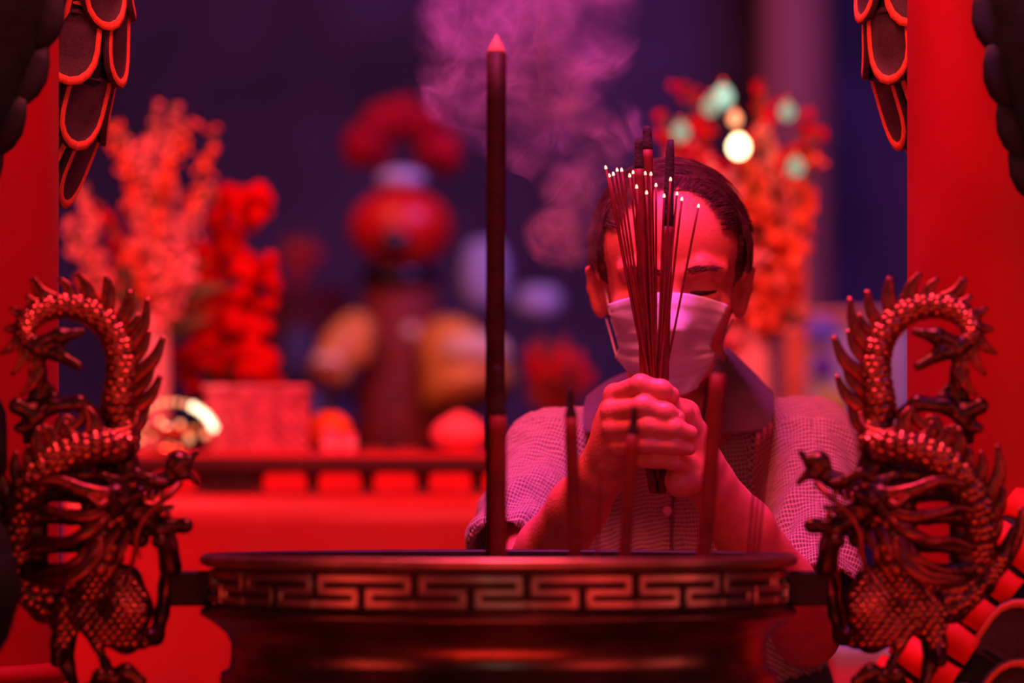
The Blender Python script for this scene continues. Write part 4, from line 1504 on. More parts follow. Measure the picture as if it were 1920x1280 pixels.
m_cream = mat('cream_cloth', (0.80, 0.72, 0.40), 0.6, var=0.1, vscale=12)
m_navy = mat('navy_cloth', (0.030, 0.035, 0.12), 0.7, var=0.3, vscale=10)
m_robe = mat('maroon_robe', (0.20, 0.025, 0.02), 0.7, var=0.3, vscale=16, bump=0.3, bscale=60)
m_lacq = mat('red_lacquer_hat', (0.62, 0.012, 0.010), 0.35, var=0.08, vscale=8)
m_pomp = mat('crimson_pompon', (0.34, 0.006, 0.022), 0.9, spec=0.1, var=0.15, vscale=12)
m_black = mat('black_jewel', (0.02, 0.012, 0.03), 0.2, var=0.1)
m_pale = mat('pale_blue_paper', (0.50, 0.55, 0.75), 0.7, var=0.1, vscale=6)
m_fruit = mat('orange_peel', (0.95, 0.20, 0.02), 0.4, var=0.08, vscale=20, bump=0.2, bscale=160)
m_bun = mat('pink_bun', (0.95, 0.22, 0.28), 0.5, var=0.08, vscale=12)
m_box = mat('pink_paper', (0.90, 0.16, 0.34), 0.4, var=0.1, vscale=12)
m_glass = mat('pink_cut_glass', (0.60, 0.16, 0.24), 0.10, var=0.3, vscale=40, bump=0.9, bscale=60, coat=0.5)
m_brass = mat('lamp_brass', (0.75, 0.45, 0.20), 0.25, 0.9, var=0.15, vscale=30)
m_bead = mat('lit_glass_bead', (1.0, 0.8, 0.5), 0.3, var=0.05, emit=(1.0, 0.52, 0.22), estr=1.1)
m_beadw = mat('bright_glass_bead', (1.0, 0.9, 0.7), 0.3, var=0.05, emit=(1.0, 0.80, 0.50), estr=3.6)
m_bulbg = mat('pale_green_bulb', (0.05, 0.08, 0.06), 0.5, var=0.05, emit=(0.52, 0.95, 0.72), estr=0.85)
m_bulbd = mat('dim_green_bulb', (0.05, 0.08, 0.06), 0.5, var=0.05, emit=(0.42, 0.60, 0.42), estr=0.6)
m_bulbw = mat('white_bulb', (1.0, 0.95, 0.8), 0.3, var=0.05, emit=(1.0, 0.78, 0.42), estr=7.0)
m_post = mat('orange_wood', (0.75, 0.30, 0.14), 0.5, var=0.2, vscale=10)

DT = 6.4
zt = P(0, 927, DT).z
xl, xr_ = P(120, 0, DT).x, P(1560, 0, DT).x
ao = ((xl + xr_) / 2, 6.9, 0)
altar = empty('altar_table', ao, 'long altar table hung with glossy red satin behind the urn', 'table')
mb = MB()
mb.add(*box((xl, DT, zt - 0.05), (xr_, 7.9, zt), 0.006))
mb.build('table_top', m_step, altar, ao, False)
V, F = [], []
nx, nz = 120, 24
for j in range(nz):
    for i in range(nx):
        x = xl + (xr_ - xl) * i / (nx - 1)
        v = j / (nz - 1)
        y = DT - 0.004 - v * 0.05 - 0.016 * v * math.sin(x * 17 + 1.3 * math.sin(x * 7)) - 0.008 * v * math.sin(x * 41)
        V.append((x, y, zt + 0.001 - v * (zt - 0.06)))
F = [(j * nx + i, (j + 1) * nx + i, (j + 1) * nx + i + 1, j * nx + i + 1) for j in range(nz - 1) for i in range(nx - 1)]
c = mesh_obj('satin_front', V, F, m_cloth, altar, ao)
md = c.modifiers.new('thick', 'SOLIDIFY')
md.thickness = 0.003
for lx in (xl + 0.06, xr_ - 0.06):
    for ly in (DT + 0.1, 7.8):
        mesh_obj('leg', *box((lx - 0.035, ly - 0.035, 0), (lx + 0.035, ly + 0.035, zt - 0.05), 0.004), m_railw, altar, ao, False)

# low balustrade along the table edge
ro = (ao[0], DT + 0.03, zt)
rail = empty('altar_balustrade', ro, 'low dark red wooden balustrade along the altar table edge', 'railing')
zr0, zr1 = P(0, 886, DT).z, P(0, 857, DT).z
mesh_obj('top_beam', *box((xl, DT + 0.01, zr0), (xr_, DT + 0.05, zr1), 0.004), m_railw, rail, ro, False)
mesh_obj('bottom_beam', *box((xl, DT + 0.012, zt), (xr_, DT + 0.048, zt + 0.004), 0.001), m_railw, rail, ro, False)
bx = [172, 275, 379, 482, 586, 689, 793, 895] + [1000 + 103 * k for k in range(6)]
for x in bx:
    c = P(x, 900, DT + 0.03)
    h = zr0 - zt - 0.004
    V, F = lathe([(0.013, 0), (0.014, 0.10 * h), (0.008, 0.2 * h), (0.0085, 0.3 * h), (0.011, 0.55 * h), (0.008, 0.75 * h), (0.013, 0.9 * h), (0.015, h + 0.001)], 16, (c.x, DT + 0.03, zt + 0.003))
    mesh_obj('baluster', V, F, m_railw, rail, ro)
xp0, xp1 = P(384, 0, DT).x, P(478, 0, DT).x
mesh_obj('side_panel', *box((xp0, DT + 0.024, zt + 0.004), (xp1, DT + 0.034, zr0), 0.001), m_railw, rail, ro, False)

# raised red step carrying the offerings
DS = 6.8
zs = P(0, 850, 7.0).z
so = (ao[0], 7.3, zt)
step = empty('offering_step', so, 'raised red step along the altar carrying vases and offerings', 'shelf')
mesh_obj('step_front', *box((xl + 0.02, DS, zt), (xr_ - 0.02, DS + 0.02, zs - 0.015), 0.002), m_step, step, so, False)
mesh_obj('step_top', *box((xl + 0.01, DS - 0.01, zs - 0.015), (xr_ - 0.01, 7.88, zs), 0.003), m_step, step, so, False)


def petal_cluster(mb, c, r, n, rng, mi=0):
    for _ in range(n):
        off = rng.normal(size=3) * r * 0.55
        q = rng.normal(size=(3, 3))
        R, _r = np.linalg.qr(q)
        mb.add(*ball(np.asarray(c) + off, (r * rng.uniform(0.5, 0.8), r * rng.uniform(0.5, 0.8), r * 0.28), 7, 5, R), mi)


def spike(par, org, base, tip, w, m, seed, frac=0.62, bend=0.04):
    """one long flower stalk: stem plus blossoms as a sub-part"""
    rng = np.random.default_rng(seed)
    base, tip = np.asarray(base, float), np.asarray(tip, float)
    side = np.cross(tip - base, (0, 1, 0))
    side /= np.linalg.norm(side)
    q = crom([base, (base + tip) / 2 + side * bend * rng.uniform(-1, 1), tip], 18)
    stm = mesh_obj('flower_stem', *tube(q, 0.005, 6), m_green, par, org)
    mb = MB()
    L = np.linalg.norm(tip - base)
    n = int(L * frac / (w * 0.55))
    for i in range(n):
        t = 1 - frac * i / n
        c = q[min(17, int(t * 17))] + rng.normal(size=3) * w * 0.35
        petal_cluster(mb, c, w * (0.55 + 0.6 * (1 - t)), 4, rng)
    mb.build('blossoms', m, stm, org)
    for k in range(2):
        p = q[2 + 3 * k]
        d_ = np.array([rng.uniform(-1, 1), rng.uniform(-0.3, 0.3), 0.6])
        mesh_obj('leaf', *tube(crom([p, p + d_ * 0.05, p + d_ * 0.11 + np.array([0, 0, -0.02])], 6), [0.003, 0.010, 0.012, 0.010, 0.006, 0.001], 6, flat=0.2), m_green, stm, org)


def vase(par, org, c, prof, m=m_vase):
    V, F = lathe([(r, z) for r, z in prof], 32, c)
    mesh_obj('vase', V, F, m, par, org)


# vase of flower spikes beside the left dragon
vb = P(287, 850, 7.15)
vb.z = zs
fo = tuple(vb)
fv = empty('flower_vase', fo, 'pale porcelain vase of tall coral flower spikes beside the red flower bush', 'flower vase')
hv = P(0, 592, 7.15).z - zs
vase(fv, fo, fo, [(0.024, 0), (0.030, 0.006), (0.031, hv * 0.5), (0.029, hv * 0.9), (0.032, hv), (0.026, hv - 0.002), (0.024, hv * 0.9)])
mth = np.array(P(287, 596, 7.15))
tips = [(132, 420, m_coral), (158, 340, m_coral), (205, 225, m_orangep), (232, 245, m_coral), (292, 205, m_coral), (326, 196, m_coral), (352, 232, m_orangep), (404, 250, m_orangep),
        (398, 352, m_coral), (140, 520, m_redp), (372, 398, m_pinkp), (180, 380, m_redp), (262, 300, m_coral), (310, 330, m_pinkp), (215, 440, m_redp), (345, 430, m_pinkp), (250, 400, m_coral)]
for i, (x, y, m) in enumerate(tips):
    spike(fv, fo, mth + np.array([0.012 * math.sin(i * 2), 0.012 * math.cos(i * 2), -0.08]), P(x, y, 7.15 + 0.12 * math.sin(i * 1.9)), 0.0165, m, 100 + i, 0.70)

# dense red flower bush
ro2 = P(420, 850, 7.35)
ro2.z = zs
bo = tuple(ro2)
rb = empty('red_flower_bush', bo, 'dense bright red flower arrangement beside the coral flower spikes', 'flowers')
s = SDF(P(290, 860, 7.6) - Vector((0, 0.5, 0)), P(560, 310, 7.6) + Vector((0, 0.1, 0)), 0.007)
rng = np.random.default_rng(5)
for (x, y, rx, ry, n) in ((440, 400, 44, 48, 40), (490, 372, 16, 24, 8), (428, 500, 66, 55, 46), (420, 600, 98, 70, 80), (420, 690, 105, 60, 70), (505, 520, 14, 50, 10)):
    for _ in range(n):
        a, q = rng.uniform(0, 6.28), math.sqrt(rng.uniform(0, 1))
        s.ell(P(x + rx * q * math.cos(a), y + ry * q * math.sin(a), 7.35 + rng.uniform(-0.07, 0.07)), rng.uniform(0.009, 0.017), k=0.012)
V, F = s.surface()
mesh_obj('flower_mass', V, F, m_redp, rb, bo)
V, F = lathe([(0.04, 0), (0.055, 0.02), (0.06, 0.08), (0.05, 0.12)], 24, bo)
mesh_obj('pot', V, F, m_railw, rb, bo)
for k in range(5):
    a = k * 1.26
    mesh_obj('flower_stem', *tube(crom([np.array(bo) + (0.02 * math.cos(a), 0.02 * math.sin(a), 0.1), np.array(bo) + (0.05 * math.cos(a), 0.03 * math.sin(a), 0.22)], 4), 0.006, 6), m_green, rb, bo)

# cut glass box
gb0, gb1 = P(385, 850, 6.9), P(578, 722, 6.9)
go = ((gb0.x + gb1.x) / 2, 6.95, zs)
gb = empty('cut_glass_box', go, 'pink cut glass box glittering on the altar step', 'box')
mesh_obj('box_body', *box((gb0.x, 6.88, zs), (gb1.x, 7.02, gb1.z - 0.012), 0.005), m_glass, gb, go, False)
mesh_obj('lid', *box((gb0.x - 0.004, 6.875, gb1.z - 0.011), (gb1.x + 0.004, 7.025, gb1.z), 0.004), m_glass, gb, go, False)
for i in range(9):
    for j in range(5):
        c = np.array([gb0.x + (gb1.x - gb0.x) * (i + 0.5) / 9, 6.879, zs + (gb1.z - 0.014 - zs) * (j + 0.5) / 5])
        w_, h_ = (gb1.x - gb0.x) / 19, (gb1.z - 0.014 - zs) / 11
        V = [c + (-w_, 0, -h_), c + (w_, 0, -h_), c + (w_, 0, h_), c + (-w_, 0, h_), c + (0, -0.008, 0)]
        mesh_obj('facet', V, [(0, 1, 4), (1, 2, 4), (2, 3, 4), (3, 0, 4)], m_glass, gb, go, False)

# beaded lamp
lb = P(318, 850, 6.82)
lb.z = zs
lo_ = tuple(lb)
lp = empty('beaded_lamp', lo_, 'glowing beaded brass lamp in front of the pale vase', 'lamp')
V, F = lathe([(0.035, 0), (0.038, 0.006), (0.012, 0.014), (0.010, 0.022), (0.040, 0.030), (0.050, 0.038), (0.048, 0.042)], 28, lo_)
mesh_obj('lamp_base', V, F, m_brass, lp, lo_)
lc = P(322, 822, 6.82)
for k in range(15):
    a = math.radians(168 - 150 * k / 14)
    p = np.array([lc.x + 0.072 * math.cos(a), 6.82, lc.z + 0.060 * math.sin(a)])
    mesh_obj('bead', *ball(p, 0.0042 if k < 10 else 0.0062, 10, 7), m_bead if k < 10 else m_beadw, lp, lo_)
for (x, y, r, w) in ((313, 806, 0.008, 1), (318, 838, 0.006, 1), (268, 800, 0.005, 0), (355, 822, 0.006, 0), (338, 795, 0.005, 0), (285, 815, 0.0055, 0), (262, 825, 0.005, 0), (300, 790, 0.005, 0), (385, 815, 0.005, 0)):
    mesh_obj('bead', *ball(np.array(P(x, y, 6.81)), r, 10, 7), m_beadw if w else m_bead, lp, lo_)
ring = np.array([[lc.x + 0.072 * math.cos(a), 6.825, lc.z + 0.060 * math.sin(a)] for a in np.radians(np.linspace(190, -10, 30))])
mesh_obj('hoop', *tube(ring, 0.002, 6), m_brass, lp, lo_)


def fruit(name, x, y, r, d, m, label, cat, peach=False, leaf=False):
    c = np.array(P(x, y, d))
    R = r * d / FPX
    b = (c[0], c[1], zs)
    t = empty(name, b, label, cat)
    h = (c[2] + R - zs) / 2
    V = []
    Vb, Fb = ball((0, 0, 0), 1.0, 24, 16)
    for v in Vb:
        z = v[2]
        k = 1 - 0.10 * max(0, z) ** 6
        if peach:
            k *= 1 - 0.25 * max(0, z) ** 2
        V.append((c[0] + v[0] * R * k, c[1] + v[1] * R * k, zs + h + z * h + (0.12 * h * max(0, z) ** 8 if peach else -0.06 * h * max(0, z) ** 20)))
    mesh_obj('peel' if not peach else 'bun', V, Fb, m, t, b)
    mesh_obj('stalk', *tube([(c[0], c[1], zs + 2 * h - 0.004), (c[0] + 0.002, c[1], zs + 2 * h + 0.004)], 0.003, 6), m_green if not peach else m_bun, t, b)
    return t


fruit('orange_fruit', 616, 815, 46, 7.0, m_fruit, 'round orange fruit on the altar behind small pink packets', 'fruit')
fruit('peach_bun', 862, 828, 54, 7.0, m_bun, 'pink dome shaped offering bun beside the giant joss stick', 'bun', peach=True)
for x0, x1, y0, d, lab in ((604, 634, 806, 6.88, 'small pink paper packet in front of the orange fruit, nearer the glass box'), (638, 668, 812, 6.89, 'small pink paper packet in front of the orange fruit, nearer the maroon robe')):
    a, b_ = P(x0, y0, d), P(x1, y0, d)
    o_ = ((a.x + b_.x) / 2, d + 0.015, zs)
    t = empty('paper_packet', o_, lab, 'packet', 'pink paper packets on the altar')
    mesh_obj('wrapper', *box((a.x, d, zs), (b_.x, d + 0.03, a.z), 0.002), m_box, t, o_, False)
    mesh_obj('paper_band', *box((a.x - 0.0006, d - 0.0006, zs + 0.012), (b_.x + 0.0006, d + 0.0306, zs + 0.020), 0.0004), m_vase, t, o_, False)
for i, (x, w_) in enumerate(((702, 34), (762, 30))):
    c = P(x, 850, 6.86)
    o_ = (c.x, 6.86, zs)
    V, F = lathe([(0.010, 0), (0.014, 0.002), (0.024, 0.007), (0.026, 0.008), (0.023, 0.0075), (0.008, 0.003)], 24, o_)
    t = mesh_obj('offering_dish', V, F, m_vase, None, o_)
    t.location = o_
    props(t, ('small pale offering dish beside the pink packets', 'small pale offering dish before the maroon robed figure')[i], 'dish', 'offering dishes')

# ------------------------------------------------------------------ far altar with robed figure
DF = 11.0
zfar = P(0, 852, DF).z
fx0, fx1 = P(380, 0, DF).x, P(1180, 0, DF).x
fo2 = ((fx0 + fx1) / 2, DF, 0)
fa = empty('far_altar', fo2, 'dark far altar draped in navy cloth behind the robed figure', 'table')
mesh_obj('table_top', *box((fx0, DF - 0.35, zfar - 0.05), (fx1, DF + 0.5, zfar), 0.01), m_railw, fa, fo2, False)
mesh_obj('drape', *box((fx0 + 0.02, DF - 0.34, 0.02), (fx1 - 0.02, DF + 0.48, zfar - 0.05), 0.01), m_navy, fa, fo2, False)

sx = P(752, 0, DF).x
sg_o = (sx, DF, zfar)
fig = empty('robed_figure', sg_o, 'large altar figure in maroon robe with round red hat and pompons', 'statue')


def fell(name, x, y, rx, ry, d, m, ryd=None):
    k = d / FPX
    return mesh_obj(name, *ball(np.array(P(x, y, d)), (rx * k, (ryd or rx) * k, ry * k), 28, 18), m, fig, sg_o)


V, F = lathe([(0.115, 0), (0.125, 0.02), (0.118, 0.16), (0.108, 0.30), (0.10, 0.40), (0.095, 0.46), (0.06, 0.52)], 32, sg_o)
mesh_obj('robe', V, F, m_robe, fig, sg_o)
fell('neck_cloth', 750, 520, 76, 34, DF - 0.02, m_black)
fell('red_hat', 752, 428, 98, 74, DF - 0.05, m_lacq)
fell('hat_jewel', 740, 452, 30, 24, DF - 0.05 - 90 * DF / FPX, m_black, 18)
fell('brow_band', 752, 338, 46, 22, DF - 0.06, m_pale)
for (x, y, r) in ((690, 275, 46), (715, 232, 40), (755, 218, 42), (800, 238, 40), (825, 285, 44)):
    s = SDF(P(x - r * 1.5, y + r * 1.5, DF) - Vector((0, 0.12, 0)), P(x + r * 1.5, y - r * 1.5, DF) + Vector((0, 0.12, 0)), 0.007)
    rng = np.random.default_rng(int(x))
    k = DF / FPX
    for _ in range(26):
        v = rng.normal(size=3)
        v /= np.linalg.norm(v)
        s.ell(np.array(P(x, y, DF)) + v * r * k * 0.72, r * k * 0.36, k=0.01)
    s.ell(np.array(P(x, y, DF)), r * k * 0.8, k=0.01)
    V, F = s.surface()
    mesh_obj('pompon', V, F, m_pomp, fig, sg_o)
for (x0, y0, x1, y1, w0, w1) in ((672, 620, 612, 712, 40, 36), (830, 640, 885, 742, 52, 92)):
    k = DF / FPX
    q = crom([P(x0, y0, DF - 0.05), P((x0 + x1) / 2, (y0 + y1) / 2 - 20, DF - 0.12), P(x1, y1, DF - 0.16)], 14)
    slv = mesh_obj('sleeve', *tube(q, np.linspace(w0, w1, 14) * k, 20), m_gold, fig, sg_o)
    c = P(x1 + (5 if x1 > 700 else 0), y1 - w1 * 0.85 - 4, DF - 0.2)
    mesh_obj('cuff', *ball(np.array(c), (w1 * 0.72 * k, w1 * 0.6 * k, w1 * 0.38 * k), 20, 12), m_cream, slv, sg_o)
fell('collar_bead', 770, 622, 14, 14, DF - 0.16, m_cream)
fell('gold_tassel', 676, 640, 22, 46, DF - 0.13, m_gold)
for (x, y, rx, ry) in ((560, 680, 42, 70), (700, 760, 40, 80), (650, 790, 60, 50)):
    fell('skirt_fold', x, y, rx, ry, DF + 0.04, m_navy)

# hanging pale paper lanterns in the hall
for (x, y, rx, ry, lab) in ((908, 515, 46, 66, 'pale blue paper lantern, larger one beside the giant joss stick'), (1010, 566, 44, 30, 'pale blue paper lantern, smaller one beside the masked face')):
    d = 12.4
    k = d / FPX
    c = np.array(P(x, y, d))
    t = empty('paper_lantern', c, lab, 'lantern', 'pale paper lanterns in the hall')
    pr = [(rx * k * math.sin(math.pi * (0.1 + 0.8 * i / 16)) * (1 + 0.02 * (i % 2)), -ry * k * math.cos(math.pi * i / 16)) for i in range(17)]
    V, F = lathe(pr, 28, c)
    mesh_obj('shade', V, F, m_pale, t, c)
    mesh_obj('cord', *tube([c + (0, 0, ry * k), (c[0], c[1], 5.9)], 0.004, 6), m_black, t, c)

# dark red potted foliage behind the man's shoulder
for (x, y, r, d, lab) in ((1040, 690, 75, 9.2, 'dark red leafy plant beyond the shoulder nearer the giant joss stick'), (560, 470, 45, 12.0, 'small dark red plant between the red bush and the figure')):
    b = P(x, 0, d)
    b.z = P(0, y + r * 1.6, d).z
    k = d / FPX
    t = empty('leafy_plant', (b.x, b.y, 0), lab, 'plant')
    V, F = lathe([(0.09, 0), (0.12, 0.03), (0.13, b.z * 0.6), (0.15, b.z)], 24, (b.x, b.y, 0))
    mesh_obj('planter', V, F, m_railw, t, (b.x, b.y, 0))
    rng = np.random.default_rng(int(x))
    for i in range(46):
        v = rng.normal(size=3)
        v /= np.linalg.norm(v)
        p1 = np.array(P(x, y, d)) + v * r * k * rng.uniform(0.5, 1.0) * np.array([1, 0.6, 1.1])
        p0 = np.array((b.x, b.y, b.z - 0.01))
        md_ = (p0 + p1) / 2 + np.array([0, 0, 0.03])
        mesh_obj('leaf', *tube(crom([p0, md_, p1], 7), np.array([0.004, 0.004, 0.006, 0.02, 0.026, 0.018, 0.002]), 6, flat=0.25), (m_robe, m_robe, m_redp)[i % 3], t, (b.x, b.y, 0))

# ------------------------------------------------------------------ right hand side
vb = P(1406, 850, 7.3)
vb.z = zs
fo = tuple(vb)
fr = empty('mixed_flower_vase', fo, 'pale vase with mixed red and orange bouquet above the man', 'flower vase')
hv = P(0, 604, 7.3).z - zs
vase(fr, fo, fo, [(0.036, 0), (0.040, 0.006), (0.041, hv * 0.5), (0.040, hv * 0.92), (0.042, hv), (0.036, hv - 0.002), (0.034, hv * 0.9)])
mth = np.array(P(1406, 608, 7.3))
tips = [(1245, 215, m_redp), (1290, 160, m_redp), (1262, 300, m_orangep), (1330, 300, m_pinkp), (1300, 270, m_coral), (1432, 165, m_redp), (1430, 235, m_coral), (1452, 290, m_orangep),
        (1512, 212, m_redp), (1525, 290, m_orangep), (1500, 360, m_pinkp), (1470, 330, m_redp), (1380, 330, m_pinkp), (1350, 400, m_redp), (1470, 430, m_pinkp), (1440, 400, m_orangep),
        (1420, 480, m_pinkp), (1460, 500, m_redp), (1390, 450, m_redp), (1405, 300, m_orangep), (1530, 250, m_redp)]
for i, (x, y, m) in enumerate(tips):
    spike(fr, fo, mth + np.array([0.014 * math.sin(i * 2), 0.014 * math.cos(i * 2), -0.08]), P(x, y, 7.3 + 0.16 * math.sin(i * 1.9)), 0.023, m, 300 + i, 0.74, 0.05)
for i, (x, y, r, m, lab) in enumerate(((1356, 180, 0.018, m_bulbg, 'pale green light bulb, brightest and topmost in the bouquet'), (1333, 198, 0.016, m_bulbd, 'dim green light bulb overlapped by the brightest green one'),
                                       (1276, 246, 0.016, m_bulbd, 'dim green light bulb in the bouquet nearest the held incense'), (1476, 208, 0.015, m_bulbd, 'dim green light bulb high in the bouquet before the dusky pillar'),
                                       (1492, 312, 0.016, m_bulbd, 'dim green light bulb low in the bouquet before the dusky pillar'), (1385, 274, 0.017, m_bulbw, 'glaring white light bulb in the middle of the bouquet'),
                                       (1378, 222, 0.011, m_bead, 'amber light bulb just above the glaring white one'))):
    c = np.array(P(x, y, 7.06))
    t = empty('light_bulb', c, lab, 'light bulb', 'bulbs hung in the bouquet')
    Vb, Fb = ball((0, 0, 0), 1, 18, 12)
    V = [c + np.array([v[0] * r * (1 - 0.25 * max(0, v[2])), v[1] * r * (1 - 0.25 * max(0, v[2])), v[2] * r * 1.15]) for v in Vb]
    mesh_obj('glass', V, Fb, m, t, c)
    mesh_obj('cap', *lathe([(r * 0.4, 0), (r * 0.42, r * 0.4), (r * 0.3, r * 0.55)], 14, (c[0], c[1], c[2] + r * 1.05)), m_brass, t, c)
    mesh_obj('wire', *tube(crom([c + (0, 0, r * 1.5), c + (0.01, 0.06, 0.0), c + (0.0, 0.14, -0.06)], 8), 0.0015, 6), m_green, t, c)

# orange wooden post and embroidered banner
c = P(1491, 915, 9.0)
po = (c.x, 9.0, 0)
t = empty('wooden_post', po, 'short orange wooden post beside the embroidered banner', 'post')
hz_ = P(0, 452, 9.0).z
mesh_obj('shaft', *box((c.x - 0.024, 8.976, 0), (c.x + 0.024, 9.024, hz_ - 0.02), 0.006), m_post, t, po, False)
mesh_obj('cap', *lathe([(0.030, 0), (0.036, 0.008), (0.026, 0.016), (0.008, 0.03)], 20, (c.x, 9.0, hz_ - 0.02)), m_post, t, po)
m_ban = mat('banner_teal', (0.22, 0.32, 0.46), 0.7, vscale=5, col2=(0.45, 0.62, 0.62))
m_vio = mat('violet_silk', (0.10, 0.02, 0.35), 0.6, var=0.15)
m_yel = mat('yellow_silk', (0.60, 0.62, 0.08), 0.6, var=0.15)
m_blu = mat('blue_silk', (0.16, 0.20, 0.62), 0.6, var=0.15)
db = 9.8
b0, b1 = P(1505, 830, db), P(1712, 590, db)
bo_ = ((b0.x + b1.x) / 2, db, b1.z)
t = empty('embroidered_banner', bo_, 'pale teal embroidered banner with violet roundel beyond the shoulder', 'banner')
V, F = [], []
for j in range(16):
    for i in range(30):
        x = b0.x + (b1.x - b0.x) * i / 29
        V.append((x, db + 0.010 * math.sin(x * 60) * (j / 15), b1.z + (b0.z - b1.z) * j / 15))
F = [(j * 30 + i, (j + 1) * 30 + i, (j + 1) * 30 + i + 1, j * 30 + i + 1) for j in range(15) for i in range(29)]
c = mesh_obj('cloth', V, F, m_ban, t, bo_)
c.modifiers.new('thick', 'SOLIDIFY').thickness = 0.004
mesh_obj('rod', *tube([(b0.x - 0.04, db, b1.z), (b1.x + 0.04, db, b1.z)], 0.012, 10), m_post, t, bo_)
for lx in (b0.x - 0.03, b1.x + 0.03):
    mesh_obj('stand', *tube([(lx, db + 0.02, 0), (lx, db + 0.02, b1.z + 0.02)], 0.014, 10), m_post, t, bo_)
for nm, x, y, rx, ry, m in (('roundel', 1543, 688, 20, 24, m_vio), ('yellow_patch', 1560, 752, 38, 26, m_yel), ('blue_patch', 1536, 620, 34, 26, m_blu)):
    k = db / FPX
    mesh_obj(nm, *ball(np.array(P(x, y, db - 0.014)), (rx * k, 0.006, ry * k), 24, 12), m, t, bo_)
# low side table beyond the elbow
ds = 8.4
a0_, a1_ = P(1470, 1208, ds), P(1800, 1208, ds)
to = ((a0_.x + a1_.x) / 2, ds + 0.2, 0)
t = empty('side_table', to, 'low side table with pale blue cloth over pink skirt, beyond the elbow', 'table')
zb = P(0, 1246, ds).z
mesh_obj('pale_cloth', *box((a0_.x, ds, zb), (a1_.x, ds + 0.5, a0_.z), 0.01), m_pale, t, to, False)
mesh_obj('pink_skirt', *box((a0_.x + 0.01, ds + 0.01, 0.0), (a1_.x - 0.01, ds + 0.49, zb), 0.01), m_box, t, to, False)

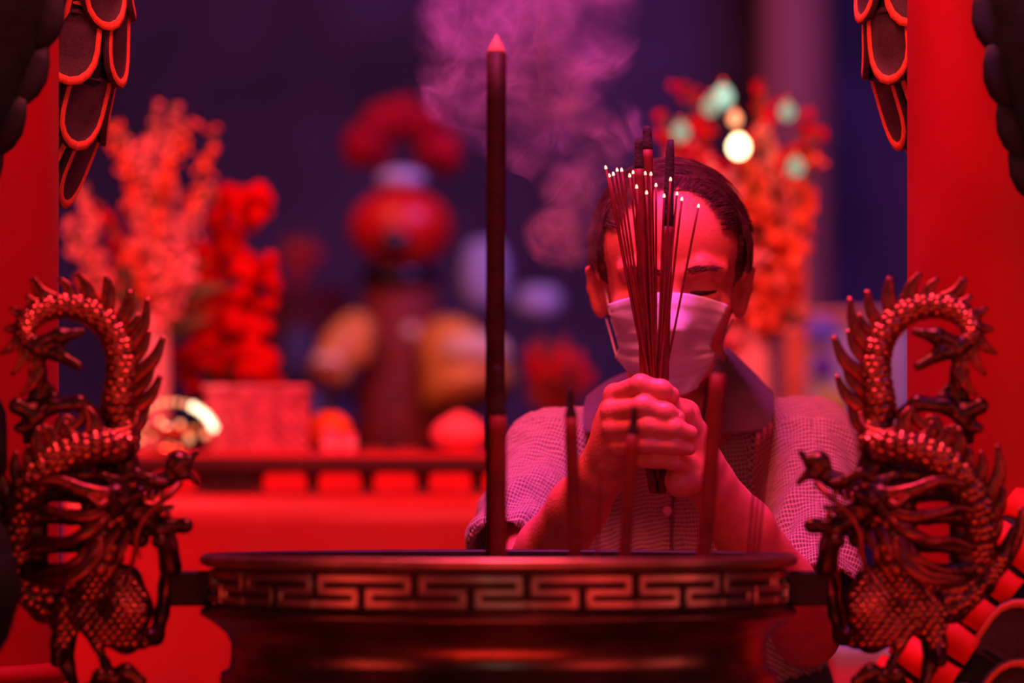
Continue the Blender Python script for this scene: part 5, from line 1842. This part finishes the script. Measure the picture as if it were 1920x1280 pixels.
# ================================================================== incense smoke
def smoke_material():
    m = bpy.data.materials.new('incense_smoke')
    m.use_nodes = True
    nt = m.node_tree
    nt.nodes.remove(nt.nodes['Principled BSDF'])
    out = nt.nodes['Material Output']
    vs = nt.nodes.new('ShaderNodeVolumeScatter')
    vs.inputs['Color'].default_value = (0.92, 0.86, 0.95, 1)
    vs.inputs['Anisotropy'].default_value = 0.2
    nt.links.new(vs.outputs[0], out.inputs['Volume'])
    tc = nt.nodes.new('ShaderNodeTexCoord')

    def noise(scale, detail, vec, dist=0.0, rough=0.55):
        n = nt.nodes.new('ShaderNodeTexNoise')
        n.inputs['Scale'].default_value = scale
        n.inputs['Detail'].default_value = detail
        n.inputs['Roughness'].default_value = rough
        n.inputs['Distortion'].default_value = dist
        nt.links.new(vec, n.inputs['Vector'])
        return n

    def math_(op, a, b=None, clamp=False):
        n = nt.nodes.new('ShaderNodeMath')
        n.operation = op
        n.use_clamp = clamp
        for i, v in enumerate((a, b)):
            if v is None:
                continue
            if isinstance(v, (int, float)):
                n.inputs[i].default_value = v
            else:
                nt.links.new(v, n.inputs[i])
        return n.outputs[0]
    w = noise(11, 2, tc.outputs['Object'])
    ad = nt.nodes.new('ShaderNodeVectorMath')
    ad.operation = 'MULTIPLY_ADD'
    nt.links.new(w.outputs['Color'], ad.inputs[0])
    ad.inputs[1].default_value = (0.10, 0.10, 0.10)
    nt.links.new(tc.outputs['Object'], ad.inputs[2])
    n1 = noise(23, 4, ad.outputs[0], 0.6)
    r = math_('SUBTRACT', 1.0, math_('ABSOLUTE', math_('MULTIPLY', math_('SUBTRACT', n1.outputs['Fac'], 0.5), 5.0)), True)
    r = math_('POWER', r, 3.0)
    n2 = noise(9, 3, tc.outputs['Object'])
    soft = nt.nodes.new('ShaderNodeMapRange')
    soft.inputs['From Min'].default_value = 0.42
    soft.inputs['From Max'].default_value = 0.66
    nt.links.new(n2.outputs['Fac'], soft.inputs['Value'])
    fall = None
    for x, y, rr, w_ in SMOKE_BLOBS:
        c = P(x, y, 4.47) - P(1150, 330, 4.47)
        R = rr * 4.47 / FPX
        sb = nt.nodes.new('ShaderNodeVectorMath')
        sb.operation = 'SUBTRACT'
        nt.links.new(ad.outputs[0], sb.inputs[0])
        sb.inputs[1].default_value = (c.x + 0.05, c.y + 0.05, c.z + 0.05)
        ml = nt.nodes.new('ShaderNodeVectorMath')
        ml.operation = 'MULTIPLY'
        nt.links.new(sb.outputs[0], ml.inputs[0])
        ml.inputs[1].default_value = (1 / R, 1 / min(R * 1.2, 0.07), 1 / R)
        ln = nt.nodes.new('ShaderNodeVectorMath')
        ln.operation = 'LENGTH'
        nt.links.new(ml.outputs[0], ln.inputs[0])
        mr = nt.nodes.new('ShaderNodeMapRange')
        mr.interpolation_type = 'SMOOTHSTEP'
        mr.inputs['From Min'].default_value = 1.0
        mr.inputs['From Max'].default_value = 0.25
        mr.inputs['To Max'].default_value = w_
        nt.links.new(ln.outputs['Value'], mr.inputs['Value'])
        fall = mr.outputs[0] if fall is None else math_('MAXIMUM', fall, mr.outputs[0])
    d = math_('ADD', math_('MULTIPLY', r, math_('ADD', math_('MULTIPLY', soft.outputs[0], 10.0), 0.8)), math_('MULTIPLY', soft.outputs[0], 1.0))
    d = math_('ADD', d, 0.3)
    d = math_('MULTIPLY', d, fall)
    nt.links.new(math_('MULTIPLY', d, SMOKE_K), vs.inputs['Density'])
    m.cycles.volume_step_rate = 0.35
    return m


SMOKE_K = 6.5
SMOKE_BLOBS = [(1130, 285, 60, 1.0), (1040, 225, 120, 1.1), (960, 180, 140, 0.8), (1070, 90, 130, 0.9), (860, 160, 90, 0.6), (970, 20, 170, 0.6), (1110, -20, 110, 0.6),
               (1175, 240, 55, 1.0), (1065, 430, 90, 0.5), (880, 60, 120, 0.4), (1085, 340, 80, 0.7)]
so_ = P(1150, 330, 4.47)
s = SDF(P(700, 620, 4.47) - Vector((0, 0.16, 0)), P(1300, -220, 4.47) + Vector((0, 0.16, 0)), 0.006)
k = 4.47 / FPX
for x, y, r, w_ in SMOKE_BLOBS:
    s.ell(P(x, y, 4.47), (r * k, min(r * k * 1.2, 0.07), r * k), k=0.02)
for x, y, r in ((1185, 300, 14), (1150, 305, 20), (1205, 262, 14)):
    s.ell(P(x, y, 4.47), r * k, k=0.02)
V, F = s.surface()
N = vnorm(V, F)
V = V + N * (0.003 * wob(V, 31, 60))[:, None]
sm = mesh_obj('incense_smoke', V, F, smoke_material(), None, so_)
sm.location = so_
props(sm, 'drifting purple smoke rising from the held incense sticks', 'smoke', kind='stuff')
